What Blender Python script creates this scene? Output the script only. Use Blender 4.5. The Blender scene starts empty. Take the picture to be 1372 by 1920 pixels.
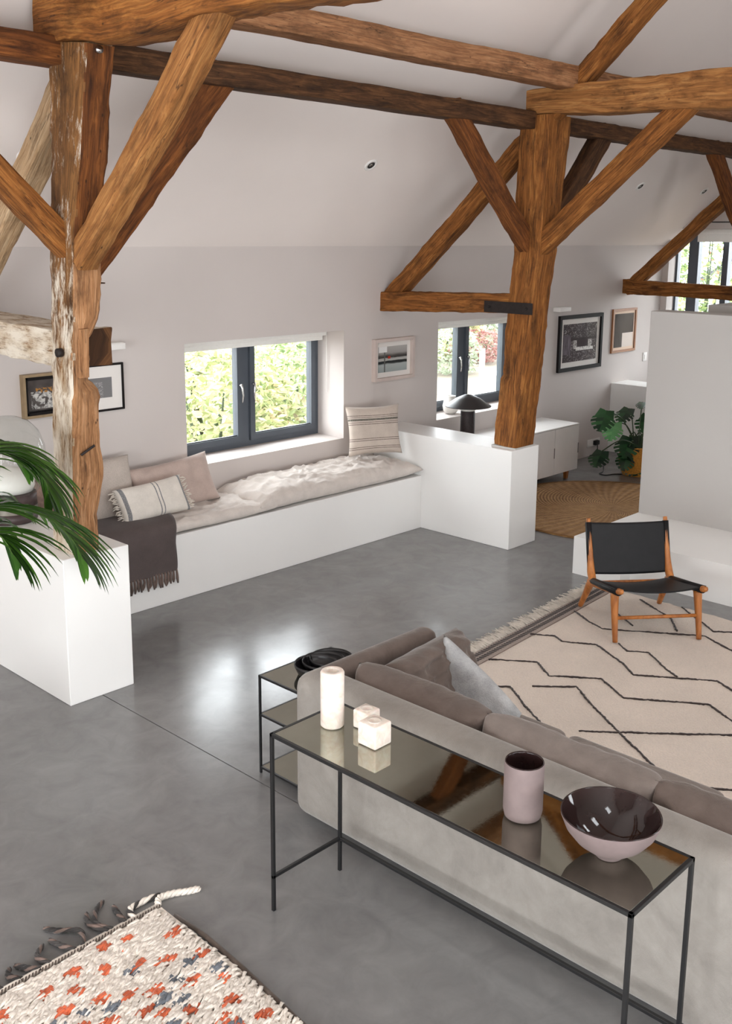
import bpy, bmesh, math, random
from mathutils import Vector, Matrix, noise
random.seed(7)
SC = bpy.context.scene
COL = SC.collection
# ------------------------------------------------------------------ camera, world, light, exposure
YAW, PIT, ROL = math.radians(46.51375), math.radians(11.58791), math.radians(-0.46324)
def cam_axes():
    f = Vector((math.sin(YAW)*math.cos(PIT), math.cos(YAW)*math.cos(PIT), -math.sin(PIT)))
    r = Vector((math.cos(YAW), -math.sin(YAW), 0)); d = f.cross(r)
    c, s = math.cos(ROL), math.sin(ROL)
    return c*r+s*d, -s*r+c*d, f
_r, _d, _f = cam_axes()
cam = bpy.data.cameras.new('camera'); camo = bpy.data.objects.new('camera', cam); COL.objects.link(camo)
camo.matrix_world = Matrix(((_r.x, -_d.x, -_f.x, 0), (_r.y, -_d.y, -_f.y, 0), (_r.z, -_d.z, -_f.z, 2.8), (0, 0, 0, 1)))
cam.sensor_fit = 'VERTICAL'; cam.sensor_height = 36; cam.sensor_width = 36
cam.lens = 1931.83*36/1920
cam.shift_x = (686-687.085)/1920; cam.shift_y = -(960-837.507)/1920
cam.clip_start = .05; cam.clip_end = 300
SC.camera = camo
W = bpy.data.worlds.new('overcast_sky'); SC.world = W; W.use_nodes = True
bg = W.node_tree.nodes['Background']; bg.inputs[0].default_value = (.93, .97, 1.0, 1); bg.inputs[1].default_value = 10.5
SC.view_settings.view_transform = 'Standard'; SC.view_settings.look = 'None'
SC.view_settings.exposure = 0.3; SC.view_settings.gamma = 1; SC.view_settings.use_curve_mapping = False
SC.cycles.use_denoising = True
SC.cycles.max_bounces = 7; SC.cycles.diffuse_bounces = 4; SC.cycles.glossy_bounces = 3; SC.cycles.transparent_max_bounces = 10; SC.cycles.use_adaptive_sampling = True; SC.cycles.adaptive_threshold = .05
SC.cycles.sample_clamp_indirect = 8
def portal(name, loc, rot, sx, sy):
    l = bpy.data.lights.new(name, 'AREA'); l.shape = 'RECTANGLE'; l.size = sx; l.size_y = sy
    l.cycles.is_portal = True
    o = bpy.data.objects.new(name, l); COL.objects.link(o); o.location = loc; o.rotation_euler = rot
H90 = math.pi/2
# daylight enters through the glazed openings of the barn and added roof openings; a portal sits in each opening
portal('portal_w1', (6.06, 7.42, 1.38), (-H90, 0, 0), 1.9, 1.1)
portal('portal_w2', (9.27, 7.42, 1.38), (-H90, 0, 0), 1.8, 1.1)
portal('portal_gable', (13.5, 6.3, 1.9), (0, H90, 0), 2.0, 1.2)
for _x, _z, _w, _h in ((-.7, 1.35, 4.6, 2.5), (4.0, 1.6, 2.2, 1.4), (9.0, 1.6, 2.2, 1.4)):
    portal('portal_front', (_x, -3.9, _z), (H90, 0, 0), _w, _h)
for _x in (-.3, 3.7, 7.7):  # portals for the unseen roof openings added to lift the ceiling
    portal('portal_added_roof_opening', (_x, -1.09, 5.22), (math.atan(.9), 0, 0), 1.04, 1.5)
portal('portal_barn_end', (-4.3, 1.5, 1.7), (0, -H90, 0), 2.8, 5.4)
# ------------------------------------------------------------------ helpers
def srgb(r, g, b):
    f = lambda c: (c/255/12.92) if c/255 <= .04045 else ((c/255+.055)/1.055)**2.4
    return (f(r), f(g), f(b), 1)
class NT:
    def __init__(s, name):
        s.m = bpy.data.materials.new(name); s.m.use_nodes = True; s.t = s.m.node_tree; s.n = s.t.nodes; s.l = s.t.links
        s.b = s.n['Principled BSDF']; s.out = s.n['Material Output']
    def node(s, t, **k):
        n = s.n.new(t)
        for a, v in k.items():
            if a.startswith('i_'):
                key = a[2:]; key = int(key) if key.isdigit() else key.replace('_', ' ')
                n.inputs[key].default_value = v
            else: setattr(n, a, v)
        return n
    def link(s, a, b): s.l.new(a, b)
    def coord(s, kind='Object', scale=(1, 1, 1), rot=(0, 0, 0)):
        tc = s.node('ShaderNodeTexCoord'); mp = s.node('ShaderNodeMapping'); mp.inputs['Scale'].default_value = scale
        mp.inputs['Rotation'].default_value = rot
        s.link(tc.outputs[kind], mp.inputs[0]); return mp.outputs[0]
    def noise(s, vec, scale, detail=4, rough=.55, dist=0):
        n = s.node('ShaderNodeTexNoise'); n.inputs['Scale'].default_value = scale; n.inputs['Detail'].default_value = detail
        n.inputs['Roughness'].default_value = rough; n.inputs['Distortion'].default_value = dist
        s.link(vec, n.inputs['Vector']); return n.outputs['Fac']
    def ramp(s, fac, stops):
        n = s.node('ShaderNodeValToRGB'); e = n.color_ramp.elements
        while len(e) < len(stops): e.new(.5)
        for q, (p, c) in zip(e, stops): q.position = p; q.color = c
        s.link(fac, n.inputs[0]); return n.outputs[0]
    def mix(s, fac, a, b, mode='MIX'):
        n = s.node('ShaderNodeMix', data_type='RGBA', blend_type=mode)
        if hasattr(fac, 'links'): s.link(fac, n.inputs[0])
        else: n.inputs[0].default_value = fac
        for v, i in ((a, 6), (b, 7)):
            if hasattr(v, 'links'): s.link(v, n.inputs[i])
            else: n.inputs[i].default_value = v
        return n.outputs[2]
    def bump(s, h, strength=.3, dist=.01):
        n = s.node('ShaderNodeBump'); n.inputs['Strength'].default_value = strength; n.inputs['Distance'].default_value = dist
        s.link(h, n.inputs['Height']); s.link(n.outputs[0], s.b.inputs['Normal']); return n
    def color(s, c):
        if hasattr(c, 'links'): s.link(c, s.b.inputs['Base Color'])
        else: s.b.inputs['Base Color'].default_value = c
    def set(s, **k):
        for a, v in k.items(): s.b.inputs[a.replace('_', ' ')].default_value = v
        return s
GREY = lambda v: (v, v, v, 1)
def plain(name, c, rough=.5, var=.06, scale=8, bump=0, metal=0, bscale=None, **k):
    t = NT(name); v = t.coord()
    d = tuple(max(0, x*(1-var)) for x in c[:3])+(1,); l = tuple(min(1, x*(1+var)) for x in c[:3])+(1,)
    t.color(t.ramp(t.noise(v, scale, 3), [(.3, d), (.7, l)])); t.set(Roughness=rough, Metallic=metal, **k)
    if bump: t.bump(t.noise(v, bscale or scale*8, 2), bump, .005)
    return t.m
def obj(name, verts, faces, mat=None, parent=None, smooth=False, uvs=None, mats=None, fmat=None):
    me = bpy.data.meshes.new(name); me.from_pydata([tuple(v) for v in verts], [], faces)
    if uvs is not None:
        ul = me.uv_layers.new(name='UVMap')
        for p in me.polygons:
            for li, vi in zip(p.loop_indices, range(len(p.vertices))): ul.data[li].uv = uvs[p.index][vi]
    for m in (mats or ([mat] if mat else [])): me.materials.append(m)
    if fmat:
        for p, i in zip(me.polygons, fmat): p.material_index = i
    if smooth:
        for p in me.polygons: p.use_smooth = True
    me.update()
    o = bpy.data.objects.new(name, me); COL.objects.link(o)
    if parent: o.parent = parent
    return o
def bmobj(name, bm, mat, parent=None, smooth=False):
    me = bpy.data.meshes.new(name); bm.normal_update(); bm.to_mesh(me); bm.free()
    me.materials.append(mat)
    if smooth:
        for p in me.polygons: p.use_smooth = True
    o = bpy.data.objects.new(name, me); COL.objects.link(o)
    if parent: o.parent = parent
    return o
def tag(o, label, cat=None, group=None, kind=None):
    o['label'] = label
    if cat: o['category'] = cat
    if group: o['group'] = group
    if kind: o['kind'] = kind
    return o
def struct(o, label=None):
    o['kind'] = 'structure'
    if label: o['label'] = label
    return o
def empty(name, loc=(0, 0, 0), rz=0):
    o = bpy.data.objects.new(name, None); COL.objects.link(o); o.location = loc; o.rotation_euler = (0, 0, rz); o.empty_display_size = .1
    return o
def thing(name, label, cat, loc=(0, 0, 0), rz=0, group=None):
    return tag(empty(name, loc, rz), label, cat, group)
def bx(bm, x0, x1, y0, y1, z0, z1):
    vs = [bm.verts.new((x, y, z)) for z in (z0, z1) for (x, y) in ((x0, y0), (x1, y0), (x1, y1), (x0, y1))]
    for f in ((3, 2, 1, 0), (4, 5, 6, 7), (0, 1, 5, 4), (1, 2, 6, 5), (2, 3, 7, 6), (3, 0, 4, 7)): bm.faces.new([vs[i] for i in f])
    return vs
def box(name, x0, x1, y0, y1, z0, z1, mat, parent=None, bev=0, seg=2, smooth=None):
    bm = bmesh.new(); bx(bm, min(x0, x1), max(x0, x1), min(y0, y1), max(y0, y1), min(z0, z1), max(z0, z1))
    if bev: bmesh.ops.bevel(bm, geom=list(bm.edges), offset=bev, segments=seg, affect='EDGES', profile=.5)
    o = bmobj(name, bm, mat, parent, smooth if smooth is not None else False)
    if bev and seg > 1:
        for p in o.data.polygons: p.use_smooth = True
        o.data.set_sharp_from_angle(angle=math.radians(50)) if hasattr(o.data, 'set_sharp_from_angle') else None
    return o
def boxes(name, lst, mat, parent=None):
    bm = bmesh.new()
    for b in lst: bx(bm, *b)
    return bmobj(name, bm, mat, parent)
def tube_geo(pts, r, n=8, close=True):
    pts = [Vector(p) for p in pts]; V, F = [], []
    rr = r if isinstance(r, (list, tuple)) else [r]*len(pts)
    ref = None
    for i, p in enumerate(pts):
        t = (pts[min(i+1, len(pts)-1)]-pts[max(i-1, 0)]).normalized()
        if ref is None: ref = t.orthogonal().normalized()
        a = (ref-t*ref.dot(t)).normalized(); b = t.cross(a); ref = a
        for k in range(n):
            q = 2*math.pi*k/n; V.append(p+(a*math.cos(q)+b*math.sin(q))*rr[i])
    for i in range(len(pts)-1):
        for k in range(n):
            F.append((i*n+k, i*n+(k+1) % n, (i+1)*n+(k+1) % n, (i+1)*n+k))
    if close:
        F.append(tuple(range(n-1, -1, -1))); F.append(tuple((len(pts)-1)*n+k for k in range(n)))
    return V, F
def tube(name, pts, r, mat, parent=None, n=8):
    V, F = tube_geo(pts, r, n); return obj(name, V, F, mat, parent, True)
def merge(lst):
    V, F = [], []
    for v, f in lst:
        o = len(V); V += v; F += [tuple(i+o for i in q) for q in f]
    return V, F
def lathe(name, prof, mat, parent=None, n=40, loc=(0, 0, 0), rx=1, ry=1):
    V, F = [], []; L = Vector(loc)
    for r, z in prof:
        for k in range(n):
            a = 2*math.pi*k/n; V.append(L+Vector((r*rx*math.cos(a), r*ry*math.sin(a), z)))
    m = len(prof)
    for i in range(m-1):
        for k in range(n): F.append((i*n+k, i*n+(k+1) % n, (i+1)*n+(k+1) % n, (i+1)*n+k))
    solid = name not in ('rim', 'rim_braid', 'lining', 'trim_ring', 'well', 'band', 'reflector', 'bulb', 'dome', 'shade')
    if solid and prof[0][0] > 1e-5 and prof[0][1] <= min(q[1] for q in prof)+1e-6: F.append(tuple(range(n-1, -1, -1)))
    if solid and name != 'body' and prof[-1][0] > 1e-5 and prof[-1][1] >= max(q[1] for q in prof)-1e-6: F.append(tuple((m-1)*n+k for k in range(n)))
    return obj(name, V, F, mat, parent, True)
def spline(pts, n):
    """Catmull-Rom through tuples of any length"""
    out = []; P = [pts[0]]+list(pts)+[pts[-1]]
    for i in range(1, len(P)-2):
        for k in range(n):
            t = k/n; a, b, c, d = P[i-1], P[i], P[i+1], P[i+2]
            out.append(tuple(.5*((2*b[j])+(-a[j]+c[j])*t+(2*a[j]-5*b[j]+4*c[j]-d[j])*t*t+(-a[j]+3*b[j]-3*c[j]+d[j])*t**3) for j in range(len(b))))
    out.append(tuple(pts[-1])); return out
# ------------------------------------------------------------------ materials
def wall_mat(name, c, rough=.75):
    t = NT(name); v = t.coord('Object')
    n = t.noise(v, 1.3, 4); d = tuple(x*.965 for x in c[:3])+(1,)
    t.color(t.ramp(n, [(.3, d), (.7, c)])); t.set(Roughness=rough)
    t.bump(t.noise(v, 60, 3), .08, .003); return t.m
M_wall = wall_mat('warm_white_plaster', srgb(199, 190, 185))
M_ceil = wall_mat('ceiling_plaster', srgb(231, 221, 215))
M_white = wall_mat('white_satin_paint', srgb(238, 236, 233), .4)
M_divider = wall_mat('pale_grey_plaster', srgb(186, 182, 178), .7)
def floor_mat():
    t = NT('polished_concrete'); v = t.coord('Object')
    a = t.noise(v, 1.1, 6, .62, 1.2); b = t.noise(v, 5.5, 5, .65, .8)
    c1 = t.ramp(a, [(.25, srgb(108, 107, 107)), (.5, srgb(121, 120, 119)), (.75, srgb(137, 136, 135))])
    c2 = t.ramp(b, [(.3, srgb(105, 104, 104)), (.7, srgb(142, 141, 140))])
    t.color(t.mix(.4, c1, c2))
    r = t.ramp(a, [(.3, GREY(.17)), (.7, GREY(.27))]); t.link(r, t.b.inputs['Roughness'])
    t.set(**{'Specular IOR Level': .5}); t.bump(t.noise(v, 3, 3), .02, .02); return t.m
M_floor = floor_mat()
def wood_mat(name, dark, mid, light, lime=0.0, knots=True, bump=.6, scale=1.0, rough=.78, limecol=srgb(216, 206, 190), grad=False):
    t = NT(name)
    tc = t.node('ShaderNodeTexCoord'); mp = t.node('ShaderNodeMapping'); mp.inputs['Scale'].default_value = (1.2*scale, 11*scale, 1)
    oi = t.node('ShaderNodeObjectInfo'); cx = t.node('ShaderNodeCombineXYZ')
    ml = t.node('ShaderNodeMath', operation='MULTIPLY'); ml.inputs[1].default_value = 37.0
    t.link(oi.outputs['Random'], ml.inputs[0]); t.link(ml.outputs[0], cx.inputs[0]); t.link(ml.outputs[0], cx.inputs[1])
    t.link(tc.outputs['UV'], mp.inputs[0]); t.link(cx.outputs[0], mp.inputs['Location']); v = mp.outputs[0]
    g = t.noise(v, 2.2, 8, .68, 1.4)
    col = t.ramp(g, [(.28, dark), (.5, mid), (.72, light)])
    mp2 = t.node('ShaderNodeMapping'); mp2.inputs['Scale'].default_value = (2.0, 70, 1); t.link(tc.outputs['UV'], mp2.inputs[0]); t.link(cx.outputs[0], mp2.inputs['Location'])
    fine = t.noise(mp2.outputs[0], 1.5, 3, .6)
    col = t.mix(.65, col, t.ramp(fine, [(.32, GREY(.35)), (.6, GREY(1))]), 'MULTIPLY')
    # weather patches
    mp3 = t.node('ShaderNodeMapping'); mp3.inputs['Scale'].default_value = (1.6, 4, 1); t.link(tc.outputs['UV'], mp3.inputs[0]); t.link(cx.outputs[0], mp3.inputs['Location'])
    p = t.noise(mp3.outputs[0], 1.6, 5, .7)
    col = t.mix(t.ramp(p, [(.5, GREY(0)), (.7, GREY(.7))]), col, tuple(x*.32 for x in dark[:3])+(1,))
    h = t.mix(.5, g, fine)
    if knots:
        vo = t.node('ShaderNodeTexVoronoi', feature='F1'); vo.inputs['Scale'].default_value = 1.0
        mp4 = t.node('ShaderNodeMapping'); mp4.inputs['Scale'].default_value = (9, 16, 1); t.link(tc.outputs['UV'], mp4.inputs[0]); t.link(cx.outputs[0], mp4.inputs['Location'])
        t.link(mp4.outputs[0], vo.inputs['Vector'])
        k = t.ramp(vo.outputs['Distance'], [(.03, GREY(.85)), (.12, GREY(0))])
        sel = t.ramp(t.noise(mp4.outputs[0], .35, 1), [(.5, GREY(0)), (.55, GREY(1))])
        kk = t.mix(1.0, k, sel, 'MULTIPLY')
        col = t.mix(kk, col, srgb(34, 20, 12))
        h = t.mix(kk, h, GREY(0))
    # checks (long drying cracks)
    mp5 = t.node('ShaderNodeMapping'); mp5.inputs['Scale'].default_value = (.9, 14, 1); t.link(tc.outputs['UV'], mp5.inputs[0]); t.link(cx.outputs[0], mp5.inputs['Location'])
    cr = t.noise(mp5.outputs[0], 1.0, 4, .6, .4)
    crk = t.ramp(cr, [(.492, GREY(0)), (.5, GREY(.8)), (.508, GREY(0))])
    csel = t.ramp(t.noise(mp3.outputs[0], .7, 2), [(.48, GREY(0)), (.56, GREY(1))])
    crk = t.mix(1.0, crk, csel, 'MULTIPLY')
    col = t.mix(crk, col, srgb(40, 24, 14)); h = t.mix(crk, h, GREY(0))
    if lime:
        mp6 = t.node('ShaderNodeMapping'); mp6.inputs['Scale'].default_value = (6, 34, 1); t.link(tc.outputs['UV'], mp6.inputs[0])
        l = t.noise(mp6.outputs[0], 1.5, 9, .8)
        mp7 = t.node('ShaderNodeMapping'); mp7.inputs['Scale'].default_value = (2.2, 5, 1); t.link(tc.outputs['UV'], mp7.inputs[0])
        big = t.noise(mp7.outputs[0], 1.6, 4, .6)
        sz = t.node('ShaderNodeSeparateXYZ'); t.link(tc.outputs['Object'], sz.inputs[0])
        mr = t.node('ShaderNodeMapRange'); mr.inputs['From Min'].default_value = 1.7; mr.inputs['From Max'].default_value = 3.0; mr.inputs['To Min'].default_value = .02; mr.inputs['To Max'].default_value = -.19 if grad else .02; t.link(sz.outputs[2], mr.inputs[0])
        ad = t.node('ShaderNodeMath', operation='ADD'); t.link(l, ad.inputs[0]); t.link(mr.outputs[0], ad.inputs[1])
        ml2 = t.node('ShaderNodeMath', operation='MULTIPLY_ADD'); t.link(big, ml2.inputs[0]); ml2.inputs[1].default_value = .45; ml2.inputs[2].default_value = -.22
        ad2 = t.node('ShaderNodeMath', operation='ADD'); t.link(ad.outputs[0], ad2.inputs[0]); t.link(ml2.outputs[0], ad2.inputs[1])
        lf = t.ramp(ad2.outputs[0], [(.38, GREY(0)), (.45, GREY(.6)), (.54, GREY(1))])
        col = t.mix(lf, col, t.ramp(big, [(.3, srgb(168, 142, 108)), (.6, limecol)])); h = t.mix(.5, h, l)
    t.color(col); t.set(Roughness=rough); t.set(**{'Specular IOR Level': .25})
    t.bump(h, bump, .012); return t.m
O_gold = wood_mat('golden_oak', srgb(74, 42, 16), srgb(140, 86, 38), srgb(182, 124, 64))
O_tan = wood_mat('tan_oak', srgb(98, 60, 28), srgb(156, 104, 56), srgb(190, 138, 84), bump=.45)
O_red = wood_mat('red_brown_oak', srgb(60, 31, 12), srgb(110, 63, 27), srgb(150, 92, 44))
O_dark = wood_mat('dark_oak', srgb(42, 26, 15), srgb(82, 53, 31), srgb(118, 80, 48))
O_pink = wood_mat('pale_pink_oak', srgb(112, 74, 46), srgb(152, 106, 72), srgb(178, 132, 94), bump=.3)
O_pale = wood_mat('pale_bleached_oak', srgb(136, 104, 72), srgb(184, 152, 116), srgb(206, 180, 146), bump=.4)
O_lime = wood_mat('limewashed_oak', srgb(74, 46, 24), srgb(128, 86, 48), srgb(158, 112, 66), lime=.75)
O_limegrad = wood_mat('weathered_limewashed_oak', srgb(70, 44, 22), srgb(122, 82, 44), srgb(158, 112, 64), lime=.75, grad=True)
O_limehalf = wood_mat('partly_limewashed_oak', srgb(68, 42, 20), srgb(122, 80, 42), srgb(150, 104, 58), lime=.15, limecol=srgb(176, 140, 92))
O_raw = wood_mat('raw_cut_oak', srgb(112, 72, 42), srgb(172, 124, 84), srgb(206, 160, 120))
M_iron = plain('black_iron', srgb(38, 30, 28), .6, .3, 30, .3, .4)
M_blackmetal = plain('black_powder_coated_steel', srgb(22, 22, 23), .42, .1, 20)
M_frame = plain('anthracite_aluminium', srgb(76, 82, 90), .4, .05, 6)
M_chrome = plain('brushed_chrome', srgb(200, 200, 200), .25, .04, 20, 0, 1)
M_blind = plain('white_blind_fabric', srgb(235, 233, 228), .8, .02, 40)
def glass_mat(name, tint=(1, 1, 1, 1), lo=.03, hi=.7):
    t = NT(name); tr = t.node('ShaderNodeBsdfTransparent'); tr.inputs[0].default_value = tint
    gl = t.node('ShaderNodeBsdfGlossy'); gl.inputs['Roughness'].default_value = .02
    lw = t.node('ShaderNodeLayerWeight'); lw.inputs['Blend'].default_value = .5
    pw = t.node('ShaderNodeMath', operation='POWER'); pw.inputs[1].default_value = 4.0; t.link(lw.outputs['Facing'], pw.inputs[0])
    fr = t.node('ShaderNodeMapRange'); fr.inputs['To Min'].default_value = lo; fr.inputs['To Max'].default_value = hi; t.link(pw.outputs[0], fr.inputs[0])
    mx = t.node('ShaderNodeMixShader'); t.link(fr.outputs[0], mx.inputs[0]); t.link(tr.outputs[0], mx.inputs[1]); t.link(gl.outputs[0], mx.inputs[2])
    t.link(mx.outputs[0], t.out.inputs[0]); return t.m
M_glass = glass_mat('window_glass', (.97, .98, .98, 1))
M_picglass = glass_mat('anti_reflective_glass', (.98, .98, .98, 1), .006, .06)
M_dome = glass_mat('clear_dome_glass', (.93, .95, .94, 1))
# ------------------------------------------------------------------ setting: floor, walls, ceiling
XL, XG, YB, YF = -4.0, 13.2, 6.95, -3.55
EAVE, SL, YR = 2.70, .9, 1.7
fl = box('floor', XL-.3, XG+.3, YF-.3, YB+.45, -.2, -.012, plain('floor_screed', srgb(60, 58, 58), .8)); struct(fl, 'grey polished concrete floor cast in two slabs')
for a, b in ((XL-.3, 3.190), (3.197, XG+.3)):
    box('slab', a, b, YF-.3, YB+.45, -.011, 0, M_floor, fl)
# long wall with two deep window openings
W1 = (5.13, 7.0, .862, 1.91); W2 = (8.41, 10.13, .862, 1.91)
y0, y1 = YB, YB+.46
wl = boxes('wall_back', [(XL-.3, W1[0], y0, y1, 0, 2.9), (W1[1], W2[0], y0, y1, 0, 2.9), (W2[1], XG+.35, y0, y1, 0, 2.9)]
           + [(w[0], w[1], y0, y1, 0, w[2]) for w in (W1, W2)] + [(w[0], w[1], y0, y1, w[3], 2.9) for w in (W1, W2)], M_wall)
struct(wl, 'long white plaster wall with two deep window openings')
# gable with a tall window beside the corner
GW = (5.55, 6.86, .95, 2.92)
struct(boxes('wall_gable', [(XG, XG+.35, GW[1], YB+.3, 0, 3.2), (XG, XG+.35, YF-.3, GW[0], 0, 8), (XG, XG+.35, GW[0], GW[1], 0, GW[2]), (XG, XG+.35, GW[0], GW[1], GW[3], 8), (XG, XG+.35, GW[1], 6.9, 3.2, 3.6)], M_wall), 'white gable wall behind the dividing wall')
# unseen sides of the barn: glazed openings behind the photographer
FO = ((-3.0, 1.6, .1, 2.6), (2.9, 5.1, .9, 2.3), (7.9, 10.1, .9, 2.3))   # glazed doors and two windows
_fx = [XL-.3]+[v for o in FO for v in o[:2]]+[XG+.3]
struct(boxes('wall_front', [(_fx[k], _fx[k+1], YF-.3, YF, 0, 3.2) for k in range(0, len(_fx), 2)] + [(o[0], o[1], YF-.3, YF, 0, o[2]) for o in FO] + [(o[0], o[1], YF-.3, YF, o[3], 3.2) for o in FO]
    + [((o[0]+o[1])/2+k*(o[1]-o[0])/4-.02, (o[0]+o[1])/2+k*(o[1]-o[0])/4+.02, YF-.15, YF-.1, o[2], o[3]) for o in FO for k in (-1, 0, 1)] + [(o[0], o[1], YF-.15, YF-.1, z-.02, z+.02) for o in FO for z in (1.35, 1.8)], M_wall))
struct(boxes('wall_barn_end', [(XL-.3, XL, YF-.3, -1.2, 0, 8), (XL-.3, XL, 4.2, YB+.3, 0, 8), (XL-.3, XL, -1.2, 4.2, 3.1, 8), (XL-.3, XL, -1.2, 4.2, 0, .3)] + [(XL-.2, XL-.13, y-.03, y+.03, .3, 3.1) for y in (.15, 1.5, 2.85)], M_wall))
ZR = EAVE+SL*(YB-YR)
def slab(name, ya, za, yb, zb):
    V = [(XL-.3, ya, za), (XG+.35, ya, za), (XG+.35, yb, zb), (XL-.3, yb, zb)]; V += [(x, y, z+.3) for x, y, z in V]
    return struct(obj(name, V, [(0, 1, 2, 3), (7, 6, 5, 4), (0, 4, 5, 1), (1, 5, 6, 2), (2, 6, 7, 3), (3, 7, 4, 0)], M_ceil))
slab('ceiling', YB+.5, EAVE-SL*.5, YR, ZR)['label'] = 'sloping white ceiling rising from the long wall'
_y = lambda q: YF-.45+(YR-YF+.45)*q
_z = lambda q: EAVE-SL*.4+(ZR-EAVE+SL*.4)*q
RO = (-.3, 3.7, 7.7); RH = .52; RT = (.42, .62)   # roof openings added in the unseen slope to brighten the ceiling
for qa, qb, xs in ((0, RT[0], [(XL-.3, XG+.35)]), (RT[1], 1, [(XL-.3, XG+.35)]), (RT[0], RT[1], list(zip([XL-.3]+[c+RH for c in RO], [c-RH for c in RO]+[XG+.35])))):
    for xa, xb in xs:
        V = [(xa, _y(qa), _z(qa)), (xb, _y(qa), _z(qa)), (xb, _y(qb), _z(qb)), (xa, _y(qb), _z(qb))]; V += [(x, y, z+.3) for x, y, z in V]
        struct(obj('ceiling_far_slope', V, [(0, 1, 2, 3), (7, 6, 5, 4), (0, 4, 5, 1), (1, 5, 6, 2), (2, 6, 7, 3), (3, 7, 4, 0)], M_ceil))
# low walls that carry the posts, bench between two of them
struct(box('wall_low_west', 2.97, 3.42, 5.26, YB, 0, .92, M_white, bev=.004, seg=1), 'low white wall under the limewashed post')
struct(box('wall_low_middle', 7.43, 7.855, 5.26, YB, 0, .92, M_white, bev=.004, seg=1), 'low white wall at the end of the window bench')
struct(box('wall_low_east', 12.0, 12.43, 5.26, YB, 0, .92, M_white, bev=.004, seg=1), 'low white wall behind the monstera')
tag(box('window_bench', 3.42, 7.43, 6.31, YB, 0, .524, M_white, bev=.004, seg=1), 'long built-in white bench under the window', 'bench')
struct(box('wall_divider', 8.37, 8.62, -1.2, 4.49, 0, 2.166, M_divider, bev=.004, seg=1), 'tall pale free-standing wall behind the lounge chair')
struct(box('wall_divider_rear', 9.3, 9.9, -1.2, 4.40, 0, 2.185, M_divider), 'second pale wall showing above the free-standing wall')
hb = boxes('hearth_ledge', [(7.29, 8.369, 4.04, 4.49, 0, .325), (7.455, 8.369, -1.2, 4.04, 0, .325)], M_white)
tag(hb, 'low white hearth ledge at the foot of the tall pale wall', 'ledge')
# ------------------------------------------------------------------ windows
def window(name, w, label, yf=7.31, mull=None, ajar=0):
    x0, x1, z0, z1 = w; mc = mull or (x0+x1)/2
    r = struct(empty(name, (0, 0, 0)), label)
    d0, d1 = yf, yf+.08
    boxes('window_frame', [(x0, x1, d0, d1, z0, z0+.05), (x0, x1, d0, d1, z1-.05, z1), (x0, x0+.05, d0, d1, z0+.05, z1-.05), (x1-.05, x1, d0, d1, z0+.05, z1-.05), (mc-.045, mc+.045, d0, d1, z0+.05, z1-.05)], M_frame, r)
    for a, b, s in ((x0+.055, mc-.05, 1), (mc+.05, x1-.055, -1)):
        za, zb = z0+.056, z1-.056; q = .055
        sh = boxes('sash', [(a, b, d0-.022, d0+.05, za, za+q), (a, b, d0-.022, d0+.05, zb-q, zb), (a, a+q, d0-.022, d0+.05, za+q, zb-q), (b-q, b, d0-.022, d0+.05, za+q, zb-q)], M_frame, r)
        box('pane', a+q-.004, b-q+.004, d0+.01, d0+.02, za+q-.004, zb-q+.004, M_glass, sh)
        box('gasket', a+q-.001, b-q+.001, d0-.006, d0-.001, za+q-.001, za+q+.008, M_blackmetal, sh)
        hx = b-.028 if s > 0 else a+.028; hz = (z0+z1)/2+.03
        V, F = merge([tube_geo([(hx, d0-.02, hz+.03), (hx, d0-.05, hz+.03)], .012, 8), tube_geo([(hx, d0-.05, hz+.045), (hx+.004*s, d0-.058, hz), (hx+.012*s, d0-.06, hz-.06), (hx+.004*s, d0-.055, hz-.13)], [.011, .011, .009, .006], 8)])
        hd = obj('handle', V, F, M_chrome, sh, True); hd['label'] = 'curved chrome casement handle'
    return r
window('window_1', W1, 'anthracite two-casement window above the cushioned bench')
window('window_2', W2, 'anthracite two-casement window behind the mushroom lamp')
for w, lb in ((W1, 'white roller blind rolled up over the bench window'), (W2, 'white roller blind rolled up over the lamp window')):
    t = thing('roller_blind', lb, 'blind', (w[0], 7.2, w[3]))
    box('cassette', .004, w[1]-w[0]-.004, -.02, .075, -.065, -.004, M_blind, t, .008)
    box('bottom_bar', .02, w[1]-w[0]-.02, .02, .045, -.11, -.066, M_blind, t, .004)
    V, F = tube_geo([(w[1]-w[0]-.02, -.03, -.02), (w[1]-w[0]-.02, -.032, -.3), (w[1]-w[0]-.018, -.03, -.62)], .003, 6); obj('pull_chain', V, F, M_blind, t, True)
gw = struct(empty('window_3', (XG+.2, 0, 0)), 'tall gable window above the tall pale wall')
_gy = (5.55, 6.13, 6.62, 6.86)
boxes('window_frame', [(0, .08, GW[0], GW[1], GW[2], GW[2]+.06), (0, .08, GW[0], GW[1], GW[3]-.06, GW[3]), (0, .08, GW[0], GW[0]+.06, GW[2], GW[3]), (0, .08, GW[1]-.03, GW[1], GW[2], GW[3]), (-.03, .08, 6.52, 6.66, GW[2], GW[3]), (-.03, .08, 6.1, 6.18, GW[2], GW[3])], M_frame, gw)
for a, b in ((GW[0]+.06, 6.1), (6.18, 6.52), (6.66, GW[1]-.03)):
    box('pane', .03, .04, a, b, GW[2]+.05, GW[3]-.05, M_glass, gw)
t = thing('roller_blind', 'white roller blind at the head of the gable window', 'blind', (XG+.1, 5.55, GW[3]))
box('cassette', 0, .08, .01, 1.0, -.07, 0, M_blind, t, .008); box('fabric', .03, .036, .02, .98, -.17, -.06, M_blind, t)
boxes('track', [(-.105, -.1, .0, .95, .08, .095)], M_blackmetal, t)
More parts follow.
